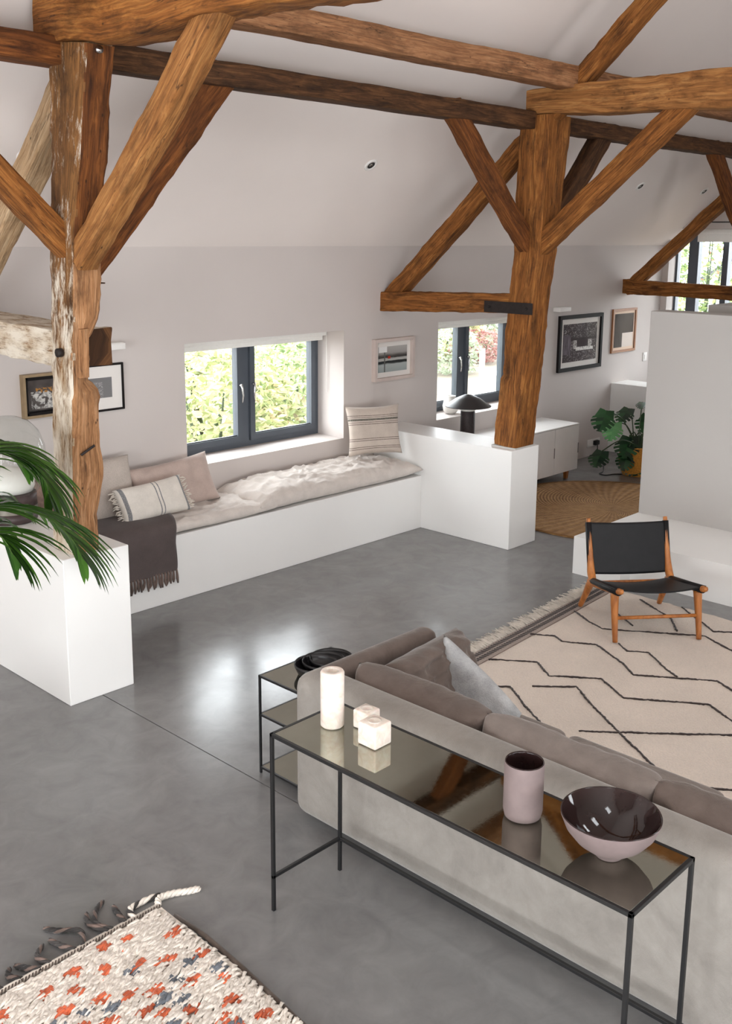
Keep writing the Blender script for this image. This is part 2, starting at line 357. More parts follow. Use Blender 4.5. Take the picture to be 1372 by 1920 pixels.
# ------------------------------------------------------------------ timbers
def timber(name, st, mat, label, cat, side=(1, 0, 0), seed=0, wob=.008, rough=.004, step=.06, mats=None, face_pick=None, round_=.018, group=None, parent=None):
    """st: list of (x,y,z,w,h): w along the side axis, h along the other one"""
    P = []
    for i in range(len(st)-1):
        a, b = st[i], st[i+1]; L = (Vector(b[:3])-Vector(a[:3])).length; n = max(1, round(L/step))
        for k in range(n): P.append(tuple(a[j]+(b[j]-a[j])*k/n for j in range(5)))
    P.append(st[-1]); S = Vector(side)
    o = Vector((seed*13.7, seed*7.1, seed*3.3)); V, F, UV = [], [], []; ring = None
    u = [0]
    for i in range(1, len(P)): u.append(u[-1]+(Vector(P[i][:3])-Vector(P[i-1][:3])).length)
    ov = []
    for i, p in enumerate(P):
        c = Vector(p[:3]); t = (Vector(P[min(i+1, len(P)-1)][:3])-Vector(P[max(i-1, 0)][:3])).normalized()
        a = (S-t*S.dot(t)).normalized(); b = t.cross(a)
        w, h = p[3]/2, p[4]/2; r = min(round_, w*.6, h*.6)
        pts = []
        for (sx, sy) in ((1, 1), (-1, 1), (-1, -1), (1, -1)):
            rk = r*(.6+1.3*abs(noise.noise(o+Vector((u[i]*2.1, sx*3, sy*5)))))
            A = (sx*w, sy*(h-rk)); B = (sx*(w-rk), sy*h)
            c3 = (sx*(w-rk*.3), sy*(h-rk*.3))
            sq = [A, c3, B] if sx*sy > 0 else [B, c3, A]
            pts += sq
        # add mid points along faces
        full = []
        for k in range(12):
            full.append(pts[k])
            if k % 3 == 2:
                n2 = pts[(k+1) % 12]
                full.append(tuple(pts[k][j]*.67+n2[j]*.33 for j in (0, 1))); full.append(tuple(pts[k][j]*.33+n2[j]*.67 for j in (0, 1)))
        ring = len(full)
        dx = wob*noise.noise(o+Vector((u[i]*1.1, 0, 1))); dy = wob*noise.noise(o+Vector((u[i]*1.1, 4, 2)))
        per = 0; pv = []
        for k, (x, y) in enumerate(full):
            e = rough*noise.noise(o+Vector((u[i]*7, x*12, y*12)))+rough*.8*noise.noise(o+Vector((u[i]*22, x*40, y*40)))
            f = 1+e/max(.03, min(w, h))
            V.append(c+a*(x*f+dx)+b*(y*f+dy))
            if k: per += math.hypot(x-full[k-1][0], y-full[k-1][1])
            pv.append(per)
        pv.append(per+math.hypot(full[0][0]-full[-1][0], full[0][1]-full[-1][1])); ov.append(pv)
    fm = []
    for i in range(len(P)-1):
        for k in range(ring):
            F.append((i*ring+k, i*ring+(k+1) % ring, (i+1)*ring+(k+1) % ring, (i+1)*ring+k))
            UV.append(((u[i], ov[0][k]), (u[i], ov[0][k+1]), (u[i+1], ov[0][k+1]), (u[i+1], ov[0][k])))
    for i, rev in ((0, True), (len(P)-1, False)):
        idx = [i*ring+k for k in range(ring)]; idx = idx[::-1] if rev else idx
        F.append(tuple(idx)); UV.append(tuple(((V[q]-Vector(P[i][:3])).dot(S)*.3, (V[q]-Vector(P[i][:3])).length) for q in idx))
    ob = obj(name, V, F, mat, None, True, UV, mats)
    me = ob.data
    if face_pick:
        for p in me.polygons: p.material_index = face_pick(p)
    if hasattr(me, 'set_sharp_from_angle'): me.set_sharp_from_angle(angle=math.radians(40))
    if label: tag(ob, label, cat, group)
    if parent: ob.parent = parent
    return ob
def pst(lst):  # post bounds -> stations
    return [((x0+x1)/2, (y0+y1)/2, z, x1-x0, y1-y0) for z, x0, x1, y0, y1 in lst]
def pick_lime(p):
    return 1 if p.normal.x < -.6 else (2 if p.center.z < 2.62 else 0)
pl = timber('timber_post', pst([(.921, 3.065, 3.25, 5.31, 5.535), (1.15, 3.07, 3.245, 5.3, 5.52), (1.38, 3.07, 3.285, 5.284, 5.50), (1.6, 3.07, 3.26, 5.265, 5.485), (1.87, 3.07, 3.255, 5.24, 5.47), (1.905, 3.075, 3.245, 5.237, 5.465),
    (1.97, 3.075, 3.185, 5.225, 5.46), (2.23, 3.07, 3.185, 5.2, 5.44), (2.34, 3.07, 3.25, 5.185, 5.43), (2.6, 3.07, 3.252, 5.158, 5.41), (2.82, 3.07, 3.245, 5.134, 5.39), (3.2, 3.075, 3.245, 5.05, 5.36), (3.5, 3.075, 3.25, 5.0, 5.34), (3.79, 3.075, 3.25, 4.95, 5.32)]),
    O_red, 'rough old post with limewashed flank behind the palm fronds', 'post', seed=1, wob=.006, rough=.007, step=.045, mats=[O_red, O_limegrad, O_raw], face_pick=pick_lime)
for (x, y, z, r, nm) in ((3.155, 5.03, 3.74, .02, 'bolt'), (3.06, 5.31, 2.13, .026, 'bolt')):
    V, F = tube_geo([(x, y-.06 if nm == 'bolt' and z > 3 else y, z), (x-(0 if z > 3 else .03), y-(.1 if z > 3 else 0), z)], r, 8)
    b = obj('bolt', V, F, M_iron if z < 3 else M_chrome, pl, True)
for z, y in ((2.9, 5.12), (2.74, 5.14)):
    V, F = tube_geo([(3.2, 5.36, z-.22), (3.42, 5.4, z-.23)], [.012, .004], 6); obj('peg', V, F, O_dark, pl, True)
V, F = tube_geo([(3.12, 5.255, 1.53), (3.2, 5.235, 1.58)], .008, 5); obj('nail', V, F, M_iron, pl)
timber('repair_patch', [(3.135, 5.214, 1.99, .062, .03), (3.132, 5.192, 2.27, .062, .03)], O_raw, None, None, seed=33, wob=.002, rough=.002, round_=.004, parent=pl)
pr = timber('timber_post', pst([(.935, 7.5, 7.78, 5.27, 5.515), (1.2, 7.5, 7.785, 5.245, 5.50), (1.45, 7.5, 7.78, 5.22, 5.48), (1.52, 7.495, 7.78, 5.21, 5.475), (1.56, 7.5, 7.775, 5.205, 5.445), (1.9, 7.5, 7.77, 5.17, 5.43), (2.25, 7.5, 7.765, 5.145, 5.41), (2.64, 7.5, 7.765, 5.10, 5.38), (3.2, 7.5, 7.79, 5.07, 5.37), (3.7, 7.5, 7.83, 5.05, 5.35), (3.8, 7.5, 7.83, 5.05, 5.35)]),
    O_gold, 'golden oak post rising from the low wall beside the mushroom lamp', 'post', seed=2, wob=.006, rough=.006, step=.045)
box('footing_plate', 7.49, 7.79, 5.262, 5.53, .921, .936, M_divider, pr)
sp = box('strap', -.003, .003, -.26, .26, -.05, .05, M_iron, pr); sp.location = (7.489, 5.40, 2.185); sp['label'] = 'black iron strap joining post and tie'
for y in (-.2, .2):
    V, F = tube_geo([(-.012, y, 0), (0, y, 0)], .012, 8); obj('bolt', V, F, M_iron, sp, True)
timber('timber_post', pst([(.92, 12.07, 12.33, 5.27, 5.52), (2.6, 12.07, 12.33, 5.1, 5.38), (3.8, 12.07, 12.36, 5.05, 5.35)]), O_red, 'oak post at the right edge of the picture behind the tall pale wall', 'post', seed=3)
# arcade beams along the barn
def xbeam(x0, x1, yc, z0, z1, w, mat, label, seed, sag=0):
    n = 6; zc = (z0+z1)/2
    return timber('arcade_beam', [(x0+(x1-x0)*k/n, yc, zc-sag*math.sin(math.pi*k/n), w, z1-z0) for k in range(n+1)], mat, label, 'beam', side=(0, 1, 0), seed=seed, step=.1)
xbeam(-1.0, 3.10, 5.28, 3.685, 3.83, .18, O_red, 'horizontal oak beam running left from the limewashed post', 4)
xbeam(3.22, 7.54, 5.28, 3.69, 3.835, .17, O_dark, 'long dark oak beam spanning between the two tall posts', 5)
xbeam(7.8, 13.2, 5.28, 3.685, 3.825, .17, O_dark, 'dark oak beam running right from the golden oak post', 6)
timber('purlin', [(-1, 4.915, 4.06, .17, .15), (3.5, 4.915, 4.05, .18, .15), (6, 4.915, 4.065, .18, .165), (7.7, 4.92, 4.075, .18, .18), (13.2, 4.915, 4.07, .17, .16)], O_pink, 'pale pinkish purlin high under the sloping ceiling', 'beam', side=(0, 1, 0), seed=7, step=.1, round_=.014)
# tie beams across the barn
timber('tie_beam', [(3.16, 5.42, 3.94, .22, .26), (3.16, 5.1, 3.93, .22, .27), (3.16, 4.75, 3.885, .24, .285), (3.16, 4.35, 3.885, .24, .285), (3.15, 3.95, 3.915, .23, .28), (3.15, 3.55, 3.905, .22, .28), (3.15, 3.1, 3.87, .22, .27), (3.14, 1.5, 3.92, .22, .27), (3.12, -1.0, 3.92, .22, .27)],
    O_gold, 'crooked heavy tie beam resting on the limewashed post', 'beam', seed=8, wob=.012, rough=.008)
timber('tie_beam', [(7.62, 5.3, 3.905, .22, .2), (7.62, 5.0, 3.91, .23, .22), (7.62, 4.5, 3.895, .23, .25), (7.62, 4.0, 3.888, .23, .26), (7.61, 3.5, 3.873, .23, .285), (7.6, 2.5, 3.87, .23, .28), (7.58, -1.0, 3.9, .23, .28)],
    O_tan, 'tan cracked tie beam resting on the golden oak post', 'beam', seed=9, wob=.01, rough=.006)
# braces
def brace(a, b, w, t, mat, label, side, seed, bow=.02):
    a, b = Vector(a), Vector(b); n = 5; st = []
    d = (b-a).normalized(); nrm = Vector(side).cross(d).normalized()
    for k in range(n+1):
        p = a.lerp(b, k/n)+nrm*bow*math.sin(math.pi*k/n); st.append((p.x, p.y, p.z, t, w))
    return timber('brace', st, mat, label, 'brace', side=side, seed=seed)
brace((3.14, 5.17, 2.655), (3.14, 3.86, 3.87), .15, .13, O_tan, 'broad grained brace from limewashed post up to crooked tie beam', (1, 0, 0), 10, .015)
brace((3.22, 5.3, 2.62), (4.24, 5.3, 3.78), .21, .12, O_red, 'red-brown brace from limewashed post to the long dark beam', (0, 1, 0), 11, .01)
brace((3.14, 5.29, 2.70), (2.05, 5.29, 3.77), .15, .12, O_gold, 'brace left of the limewashed post rising to the beam', (0, 1, 0), 12, .0)
brace((7.58, 5.27, 2.71), (6.47, 5.27, 3.79), .165, .12, O_red, 'thin brace from golden oak post to the long dark beam', (0, 1, 0), 13, -.012)
brace((7.585, 5.16, 2.71), (7.585, 3.82, 3.84), .175, .13, O_gold, 'long brace from golden oak post up to tan tie beam', (1, 0, 0), 14, .0)
brace((7.7, 5.3, 2.6), (8.78, 5.3, 3.77), .2, .12, O_dark, 'dark brace behind the golden oak post, mostly hidden', (0, 1, 0), 15, .0)
brace((12.15, 5.27, 2.63), (10.94, 5.27, 3.78), .17, .12, O_red, 'brace at the right edge meeting the dark beam', (0, 1, 0), 16, -.01)
# principal rafters and short ties to the long wall
def rafter(x, w, mat, label, seed, h=.155, off=0.0):
    zt = lambda y: 2.266+SL*(6.95-y)+off
    k = h/2*math.cos(math.atan(SL)); s = h/2*math.sin(math.atan(SL))
    st = [(x, y-s, zt(y)-k, w, h) for y in (6.98, 6.2, 5.5, 4.6, 3.6, 2.6, 1.9)]
    return timber('rafter', st, mat, label, 'rafter', seed=seed, rough=.007, step=.07)
rafter(3.2, .15, O_pale, 'pale bleached rafter behind the limewashed post', 17, .16, -.03)
rafter(7.63, .15, O_gold, 'sloping rafter behind the golden oak post with worm holes', 18)
rafter(12.24, .15, O_gold, 'sloping rafter in front of the gable window', 19, .15, -.06)
def stie(x0, x1, ya, z0, z1, z2, z3, mat, label, seed, mats=None, pick=None):
    return timber('short_tie', [((x0+x1)/2, 6.97, (z0+z1)/2, x1-x0, z1-z0), ((x0+x1)/2, ya, (z2+z3)/2, x1-x0, z3-z2)], mat, label, 'beam', seed=seed, rough=.007, round_=.012, mats=mats, face_pick=pick)
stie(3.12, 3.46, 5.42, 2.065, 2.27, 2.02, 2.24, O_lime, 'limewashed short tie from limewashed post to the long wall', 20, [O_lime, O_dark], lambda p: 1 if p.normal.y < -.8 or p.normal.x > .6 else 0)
stie(7.505, 7.66, 5.33, 2.075, 2.262, 2.14, 2.31, O_gold, 'short tie from golden oak post to the long wall', 21)
stie(12.16, 12.31, 5.3, 2.085, 2.27, 2.06, 2.22, O_gold, 'short tie with mortice slots in front of the gable window', 22)
# ceiling spotlights, wall lights, socket, switch
M_lampwhite = plain('white_metal', srgb(226, 222, 218), .5, .03)
M_dark = plain('dark_recess', srgb(30, 28, 28), .6)
_n = math.atan(SL)
for x, lb in ((6.55, 'recessed ceiling spotlight above the bench window'), (11.1, 'recessed ceiling spotlight right of the golden oak post'), (12.72, 'recessed ceiling spotlight nearest the gable window'), (3.45, 'recessed ceiling spotlight at the far left edge')):
    yy = 6.19 if x > 4 else 6.3; zz = EAVE+SL*(YB-yy)
    t = thing('ceiling_spotlight', lb, 'spotlight', (x, yy, zz), group='recessed ceiling spotlights'); t.rotation_euler = (math.pi+_n*-1, 0, 0)
    lathe('trim_ring', [(.036, -.002), (.037, .008), (.056, .010), (.064, .004), (.064, -.004)], M_lampwhite, t, 28)
    lathe('reflector', [(.0, .003), (.03, .003), (.036, .007)], M_dark, t, 24)
    lathe('bulb', [(.0, .008), (.012, .006), (.018, .002)], M_chrome, t, 16)
for x, lb in ((10.66, 'white wall uplight above the barn photograph'), (4.36, 'white wall uplight behind the limewashed post')):
    t = thing('wall_light', lb, 'wall light', (x, YB, 1.92), group='white wall uplights')
    box('shade', -.1, .14, -.1, 0, 0, .05, M_lampwhite, t, .004); box('top_slot', -.09, .13, -.09, -.01, .046, .053, M_blind, t)
t = thing('power_socket', 'wall socket with black plug beside the monstera', 'socket', (11.63, YB, .17))
box('plate', -.15, .15, -.012, 0, -.05, .05, M_lampwhite, t, .003); box('plug', -.02, .07, -.06, -.012, -.03, .03, M_dark, t, .006)
t = thing('light_switch', 'small white switch on the wall at the pale wall edge', 'switch', (12.85, YB, 1.2))
box('plate', -.05, .05, -.01, 0, -.06, .06, M_lampwhite, t, .003); box('rocker', -.02, .02, -.016, -.01, -.03, .03, M_lampwhite, t, .002)
# ------------------------------------------------------------------ fabrics and furniture materials
def cloth(name, c, sc=220, bump=.35, rough=.9, sheen=.2, var=.05, stripes=None, wr=0):
    """stripes: list of (axis 0/1, from, to, colour) in UV"""
    t = NT(name); v = t.coord('Object'); uv = t.coord('UV')
    d = tuple(x*(1-var*2) for x in c[:3])+(1,); l = tuple(min(1, x*(1+var)) for x in c[:3])+(1,)
    col = t.ramp(t.noise(v, 9, 4, .6), [(.3, d), (.7, l)])
    w = t.noise(v, sc, 2, .6); col = t.mix(.25, col, t.ramp(w, [(.35, GREY(.5)), (.65, GREY(1))]), 'MULTIPLY')
    if stripes:
        sx = t.node('ShaderNodeSeparateXYZ'); t.link(uv, sx.inputs[0])
        for ax, a, b, sc_ in stripes:
            g = t.node('ShaderNodeMath', operation='GREATER_THAN'); g.inputs[1].default_value = a; t.link(sx.outputs[ax], g.inputs[0])
            h = t.node('ShaderNodeMath', operation='LESS_THAN'); h.inputs[1].default_value = b; t.link(sx.outputs[ax], h.inputs[0])
            m = t.node('ShaderNodeMath', operation='MULTIPLY'); t.link(g.outputs[0], m.inputs[0]); t.link(h.outputs[0], m.inputs[1])
            brk = t.ramp(t.noise(uv, 60, 2), [(.3, GREY(.55)), (.5, GREY(1))])
            col = t.mix(t.mix(1.0, m.outputs[0], brk, 'MULTIPLY'), col, sc_)
    t.color(col); t.set(Roughness=rough); t.set(**{'Sheen Weight': sheen, 'Sheen Roughness': .4, 'Specular IOR Level': .2})
    t.bump(w, bump, .002); return t.m
LIN = srgb(214, 204, 196)
M_linen = cloth('washed_linen', LIN, 260, .25)
M_blush = cloth('blush_linen', srgb(190, 170, 160), 260, .3)
M_boucle = cloth('beige_boucle', srgb(190, 178, 168), 120, .9)
M_fuzzy = cloth('brown_leaf_velvet', srgb(150, 126, 114), 60, 1.0, var=.25)
BR = srgb(96, 82, 76)
M_stripe = cloth('striped_linen', srgb(196, 182, 170), 260, .3, stripes=[(1, .80, .812, BR), (1, .765, .775, BR), (1, .70, .74, srgb(98, 94, 86)), (1, .66, .67, BR), (1, .62, .632, BR), (1, .33, .342, BR), (1, .29, .302, BR), (1, .155, .167, BR), (1, .115, .127, BR)])
GB = srgb(118, 118, 120)
M_lumbar = cloth('cream_striped_cotton', srgb(222, 214, 204), 260, .3, stripes=[(0, .05, .10, GB), (0, .52, .535, GB), (0, .57, .585, GB), (0, .93, .97, GB)])
M_throw = cloth('charcoal_throw', srgb(90, 80, 78), 200, .5)
M_throwf = cloth('throw_fringe_yarn', srgb(116, 98, 90), 200, .4, var=.2)
M_fringe = cloth('cream_fringe', srgb(222, 212, 200), 200, .3)
def velvet(name, c, c2):
    t = NT(name); v = t.coord('Object')
    a = t.noise(v, 2.6, 5, .6, 1.5); b = t.noise(v, 11, 4, .6, .8)
    col = t.mix(.35, t.ramp(a, [(.3, c2), (.68, c)]), t.ramp(b, [(.3, c2), (.7, c)]))
    t.color(col); t.set(Roughness=.85); t.set(**{'Sheen Weight': .45, 'Sheen Roughness': .3, 'Specular IOR Level': .15})
    t.b.inputs['Sheen Tint'].default_value = (.95, .93, .90, 1)
    t.bump(t.mix(.25, t.noise(v, 7, 3, .5, 2.5), t.noise(v, 300, 2)), .5, .012); return t.m
M_velvet = velvet('taupe_velvet', srgb(152, 146, 139), srgb(126, 120, 114))
M_velvetm = velvet('mid_taupe_velvet', srgb(136, 125, 118), srgb(110, 100, 94))
M_velvetd = velvet('deep_taupe_velvet', srgb(114, 101, 94), srgb(88, 77, 71))
M_tweed = cloth('grey_woven_wool', srgb(176, 176, 176), 150, 1.0, var=.15)
def leather():
    t = NT('black_saddle_leather'); v = t.coord('Object')
    t.color(t.ramp(t.noise(v, 12, 4), [(.3, srgb(13, 13, 15)), (.7, srgb(22, 21, 23))])); t.set(Roughness=.5); t.set(**{'Specular IOR Level': .3})
    t.bump(t.noise(v, 160, 3), .25, .002); return t.m
M_leather = leather()
def teak():
    t = NT('oiled_teak'); v = t.coord('Object', (6, 6, 1.2))
    t.color(t.ramp(t.noise(v, 4, 5, .6, .6), [(.3, srgb(140, 78, 30)), (.7, srgb(196, 124, 60))])); t.set(Roughness=.4); return t.m
M_teak = teak()
def under(parent, *objs):
    for o in objs: o.parent = parent; o.matrix_parent_inverse = Matrix.Translation(-parent.location)
    return objs[0]
def pillow(name, w, h, t, mat, loc=(0, 0, 0), rot=(0, 0, 0), seed=0, pinch=.07, wr=.012, N=30, M=None, flat=1.0, p=4, ex=.55, parent=None, folds=0, NV=None):
    Mv = NV or N; V, F, UV = [], [], []; o = Vector((seed*9.1, seed*4.7, seed*2.9))
    idx = {}
    for side in (1, -1):
        for i in range(N+1):
            for j in range(Mv+1):
                u, v = 2*i/N-1, 2*j/Mv-1
                edge = i in (0, N) or j in (0, Mv)
                if side < 0 and edge: idx[(side, i, j)] = idx[(1, i, j)]; continue
                x = w/2*u*(1-pinch*(1-v*v)*abs(u)); y = h/2*v*(1-pinch*(1-u*u)*abs(v)*w/h*.8)
                prof = max(0, (1-abs(u)**p)*(1-abs(v)**p))**ex
                cr = .5*noise.noise(o+Vector((x*5, y*5, side)))+.5*noise.noise(o+Vector((x*14, y*14, side*2)))
                fo = 0
                if folds:
                    a = math.atan2(abs(v), abs(u)+1e-4); q1 = noise.noise(o+Vector((x*2.5, y*2.5, 5))); rg = 1-2.2*abs(noise.noise(o+Vector((x*4+q1*1.3, y*9+q1*2, side)))); r2 = 1-2.2*abs(noise.noise(o+Vector((x*9-q1, y*13+q1*3, side*3)))); fo = folds*(max(0, rg)**2*.8+max(0, r2)**2*.45-.35)*prof**.7
                z = side*t/2*prof*(flat if side < 0 else 1)+wr*cr*prof**.6*(1 if side > 0 else flat)+(fo if side > 0 else 0)
                idx[(side, i, j)] = len(V); V.append((x, y, z))
    for side in (1, -1):
        for i in range(N):
            for j in range(Mv):
                q = [(i, j), (i+1, j), (i+1, j+1), (i, j+1)]
                if side < 0: q = q[::-1]
                F.append(tuple(idx[(side, a, b)] for a, b in q)); UV.append(tuple((a/N, b/Mv) for a, b in q))
    ob = obj(name, V, F, mat, parent, True, UV); ob.location = loc; ob.rotation_euler = rot; return ob
D = math.radians
def facing(loc, rz, lean, roll=0):
    """matrix for a pillow standing up: its face looks along -Y turned by rz, leaning back by lean"""
    return Matrix.Translation(loc) @ Matrix.Rotation(rz, 4, 'Z') @ Matrix.Rotation(H90-lean, 4, 'X') @ Matrix.Rotation(roll, 4, 'Z')
# ------------------------------------------------------------------ bench dressing
sc1 = pillow('seat_pad', 2.12, .66, .13, M_linen, (4.51, 6.62, .565), (0, 0, 0), 3, .015, .02, 120, flat=.55, p=8, ex=.4, folds=.022, NV=48)
tag(sc1, 'flatter rumpled linen seat pad half under the charcoal throw', 'seat pad')
sc2 = pillow('seat_pad', 2.06, .68, .24, M_linen, (6.4, 6.625, .585), (0, 0, 0), 4, .03, .025, 120, flat=.48, p=6, ex=.5, folds=.026, NV=48)
tag(sc2, 'plump rumpled linen seat pad at the low middle wall', 'seat pad')
c = pillow('cushion', .56, .48, .16, M_stripe, seed=5, pinch=.09); c.matrix_world = facing((7.1, 6.64, .97), D(-24), D(12)); tag(c, 'beige cushion with dark woven stripes at the end of the bench', 'cushion')
c = pillow('cushion', .82, .42, .17, M_blush, seed=6, pinch=.06, wr=.03); c.matrix_world = facing((4.83, 6.74, .80), D(0), D(24), D(3)); tag(c, 'long plain blush linen cushion leaning under the window', 'cushion')
c = pillow('cushion', .5, .5, .15, M_boucle, seed=7, pinch=.05); c.matrix_world = facing((4.2, 6.76, .86), D(-4), D(16)); tag(c, 'square beige nubbly cushion beside the limewashed post', 'cushion')
c = pillow('cushion', .46, .46, .16, M_fuzzy, seed=8, pinch=.05); c.matrix_world = facing((3.70, 6.6, .84), D(-30), D(20)); tag(c, 'brown leaf-patterned cushion half hidden behind palm and post', 'cushion')
lb = pillow('lumbar_cushion', .6, .3, .15, M_lumbar, seed=9, pinch=.05); lb.matrix_world = facing((4.47, 6.52, .78), D(-6), D(32), D(4)); tag(lb, 'small cream lumbar cushion with grey stripes and fringed ends', 'cushion')
def fringe_geo(pts, dirs, L, r, n=5, jit=.3, seed=0):
    rnd = random.Random(seed); parts = []
    for p, d in zip(pts, dirs):
        p, d = Vector(p), Vector(d).normalized(); s = d.orthogonal()
        j = Vector((rnd.uniform(-1, 1), rnd.uniform(-1, 1), rnd.uniform(-1, 1)))*jit
        ll = L*rnd.uniform(.75, 1.15); q = p+(d+j*.5).normalized()*ll*.5; e = q+(d+j).normalized()*ll*.5
        parts.append(tube_geo([p, q, e], [r*.7, r*1.1, r*.45], n))
    return merge(parts)
for s in (-1, 1):
    pts = [(s*.29, -.13+.26*k/26, .02*math.sin(k*2.1)) for k in range(27)]
    V, F = fringe_geo(pts, [(s, random.uniform(-.3, .3), .25*math.sin(k*3.3)) for k in range(27)], .045, .0055, 5, .5, 40+s)
    obj('fringe', V, F, M_fringe, lb, True)
# throw draped over the bench front
def throw():
    path = spline([(6.86, .655), (6.7, .66), (6.5, .665), (6.36, .645), (6.295, .60), (6.282, .52), (6.285, .42), (6.287, .32), (6.285, .262)], 5)
    NX = 34; V, F = [], []; o = Vector((3, 9, 1))
    for i, (y, z) in enumerate(path):
        s = i/(len(path)-1)
        for k in range(NX+1):
            x0, x1 = 3.56+.02*s, 4.62-.12*min(1, s*1.5)+.012*math.sin(s*9)
            x = x0+(x1-x0)*k/NX
            w = .012*noise.noise(o+Vector((x*6, s*3, 0)))*min(1, s*3)
            V.append((x, y-abs(w)*(1 if s > .45 else .2), z+w*(1 if s < .45 else 0)))
    for i in range(len(path)-1):
        for k in range(NX): F.append((i*(NX+1)+k, (i+1)*(NX+1)+k, (i+1)*(NX+1)+k+1, i*(NX+1)+k+1))
    ob = obj('throw_blanket', V, F, M_throw, None, True)
    m = ob.modifiers.new('thick', 'SOLIDIFY'); m.thickness = .012; m.offset = 1
    tag(ob, 'charcoal throw with fringed hem draped over the bench front', 'throw')
    for k in range(34):
        x = 3.6+k*(4.5-3.6)/33
        rnd = random.Random(k)
        V, F = tube_geo([(x, 6.276, .272), (x+rnd.uniform(-.004, .004), 6.27, .235), (x+rnd.uniform(-.008, .008), 6.27, .2), (x+rnd.uniform(-.014, .014), 6.272, .165+rnd.uniform(-.012, .012))], [.008, .010, .012, .007], 6)
        obj('tassel', V, F, M_throwf, ob, True)
throw()
# dome lamp on the low wall
t = thing('dome_lamp', 'clear glass dome lamp with dark banded base on the low wall', 'lamp', (3.19, 6.28, .922))
M_band = plain('dark_walnut_band', srgb(62, 48, 46), .45); M_bandl = plain('pewter_band', srgb(120, 114, 104), .35, .05, 8, 0, .6); M_opal = plain('opal_glass', srgb(232, 228, 222), .35, .02)
lathe('base', [(.155, 0), (.165, .01), (.168, .07)], M_band, t, 40); lathe('band', [(.169, .07), (.17, .11)], M_bandl, t, 40); lathe('collar', [(.168, .11), (.166, .19), (.15, .20)], M_band, t, 40)
lathe('diffuser', [(.145, .20), (.16, .24), (.15, .30), (.09, .345), (0, .36)], M_opal, t, 40)
lathe('dome', [(.17, .19), (.225, .27), (.245, .38), (.235, .5), (.2, .6), (.14, .665), (.07, .695), (0, .7)], M_dome, t, 48)
# pictures
def flatpic(name, fn):
    t = NT(name); uv = t.coord('UV'); t.set(Roughness=.7); t.set(**{'Specular IOR Level': .2}); t.color(fn(t, uv)); return t.m
def sel(t, uv, x0, x1, y0, y1, soft=0):
    sx = t.node('ShaderNodeSeparateXYZ'); t.link(uv, sx.inputs[0]); r = None
    for ax, op, val in ((0, 'GREATER_THAN', x0), (0, 'LESS_THAN', x1), (1, 'GREATER_THAN', y0), (1, 'LESS_THAN', y1)):
        g = t.node('ShaderNodeMath', operation=op); g.inputs[1].default_value = val; t.link(sx.outputs[ax], g.inputs[0])
        if r is None: r = g.outputs[0]
        else:
            m = t.node('ShaderNodeMath', operation='MULTIPLY'); t.link(r, m.inputs[0]); t.link(g.outputs[0], m.inputs[1]); r = m.outputs[0]
    return r
def art_barn(t, uv):
    n = t.noise(uv, 14, 6, .75, 2.0); c = t.ramp(n, [(.42, srgb(38, 26, 28)), (.56, srgb(84, 70, 72)), (.66, srgb(226, 222, 218))])
    c = t.mix(sel(t, uv, 0, 1, .55, .62), c, srgb(44, 30, 30)); c = t.mix(sel(t, uv, .3, .85, .33, .56), c, t.ramp(n, [(.4, srgb(70, 56, 58)), (.55, srgb(215, 210, 205))]))
    c = t.mix(sel(t, uv, .4, .74, .38, .56), c, srgb(46, 28, 30)); c = t.mix(sel(t, uv, .38, .9, .28, .36), c, t.ramp(n, [(.35, srgb(90, 80, 80)), (.5, srgb(235, 232, 228))]))
    c = t.mix(sel(t, uv, 0, .22, .2, .72), c, t.ramp(t.noise(t.coord('UV', (40, 2, 1)), 1.5, 3), [(.35, srgb(50, 38, 42)), (.65, srgb(120, 108, 116))])); return c
def art_block(t, uv):
    n = t.noise(uv, 90, 2); c = t.ramp(n, [(.3, srgb(70, 60, 52)), (.7, srgb(84, 72, 64))]); return t.mix(sel(t, uv, .42, 1, -.1, .42), c, srgb(228, 214, 204))
def art_sea(t, uv):
    sx = t.node('ShaderNodeSeparateXYZ'); t.link(uv, sx.inputs[0])
    ad = t.node('ShaderNodeMath', operation='MULTIPLY_ADD'); t.link(t.noise(t.coord('UV', (2, 9, 1)), 2.5, 4), ad.inputs[0]); ad.inputs[1].default_value = .10; t.link(sx.outputs[1], ad.inputs[2])
    c = t.ramp(ad.outputs[0], [(.0, srgb(150, 158, 156)), (.34, srgb(172, 178, 176)), (.40, srgb(40, 44, 44)), (.48, srgb(50, 52, 52)), (.5, srgb(186, 184, 180)), (.58, srgb(170, 168, 164)), (.62, srgb(52, 50, 48)), (.70, srgb(92, 88, 84)), (.8, srgb(160, 156, 152)), (1, srgb(176, 172, 168))])
    c = t.mix(sel(t, uv, .33, .42, .52, .62), c, srgb(180, 52, 34)); c = t.mix(sel(t, uv, .2, .24, 0, .9), c, srgb(96, 96, 94)); c = t.mix(sel(t, uv, .02, .3, .78, 1.1), c, srgb(236, 234, 232)); return c
def art_etch(t, uv):
    c = t.ramp(t.noise(uv, 60, 4), [(.3, srgb(108, 106, 106)), (.7, srgb(134, 132, 132))])
    w = t.noise(t.coord('UV', (1, 1, 1), (0, 0, .9)), 7, 3, .6, 2.5); l = t.ramp(w, [(.48, GREY(0)), (.5, GREY(1)), (.52, GREY(0))])
    c = t.mix(t.mix(1.0, l, sel(t, uv, .3, .75, 0, .8), 'MULTIPLY'), c, srgb(222, 218, 214)); return c
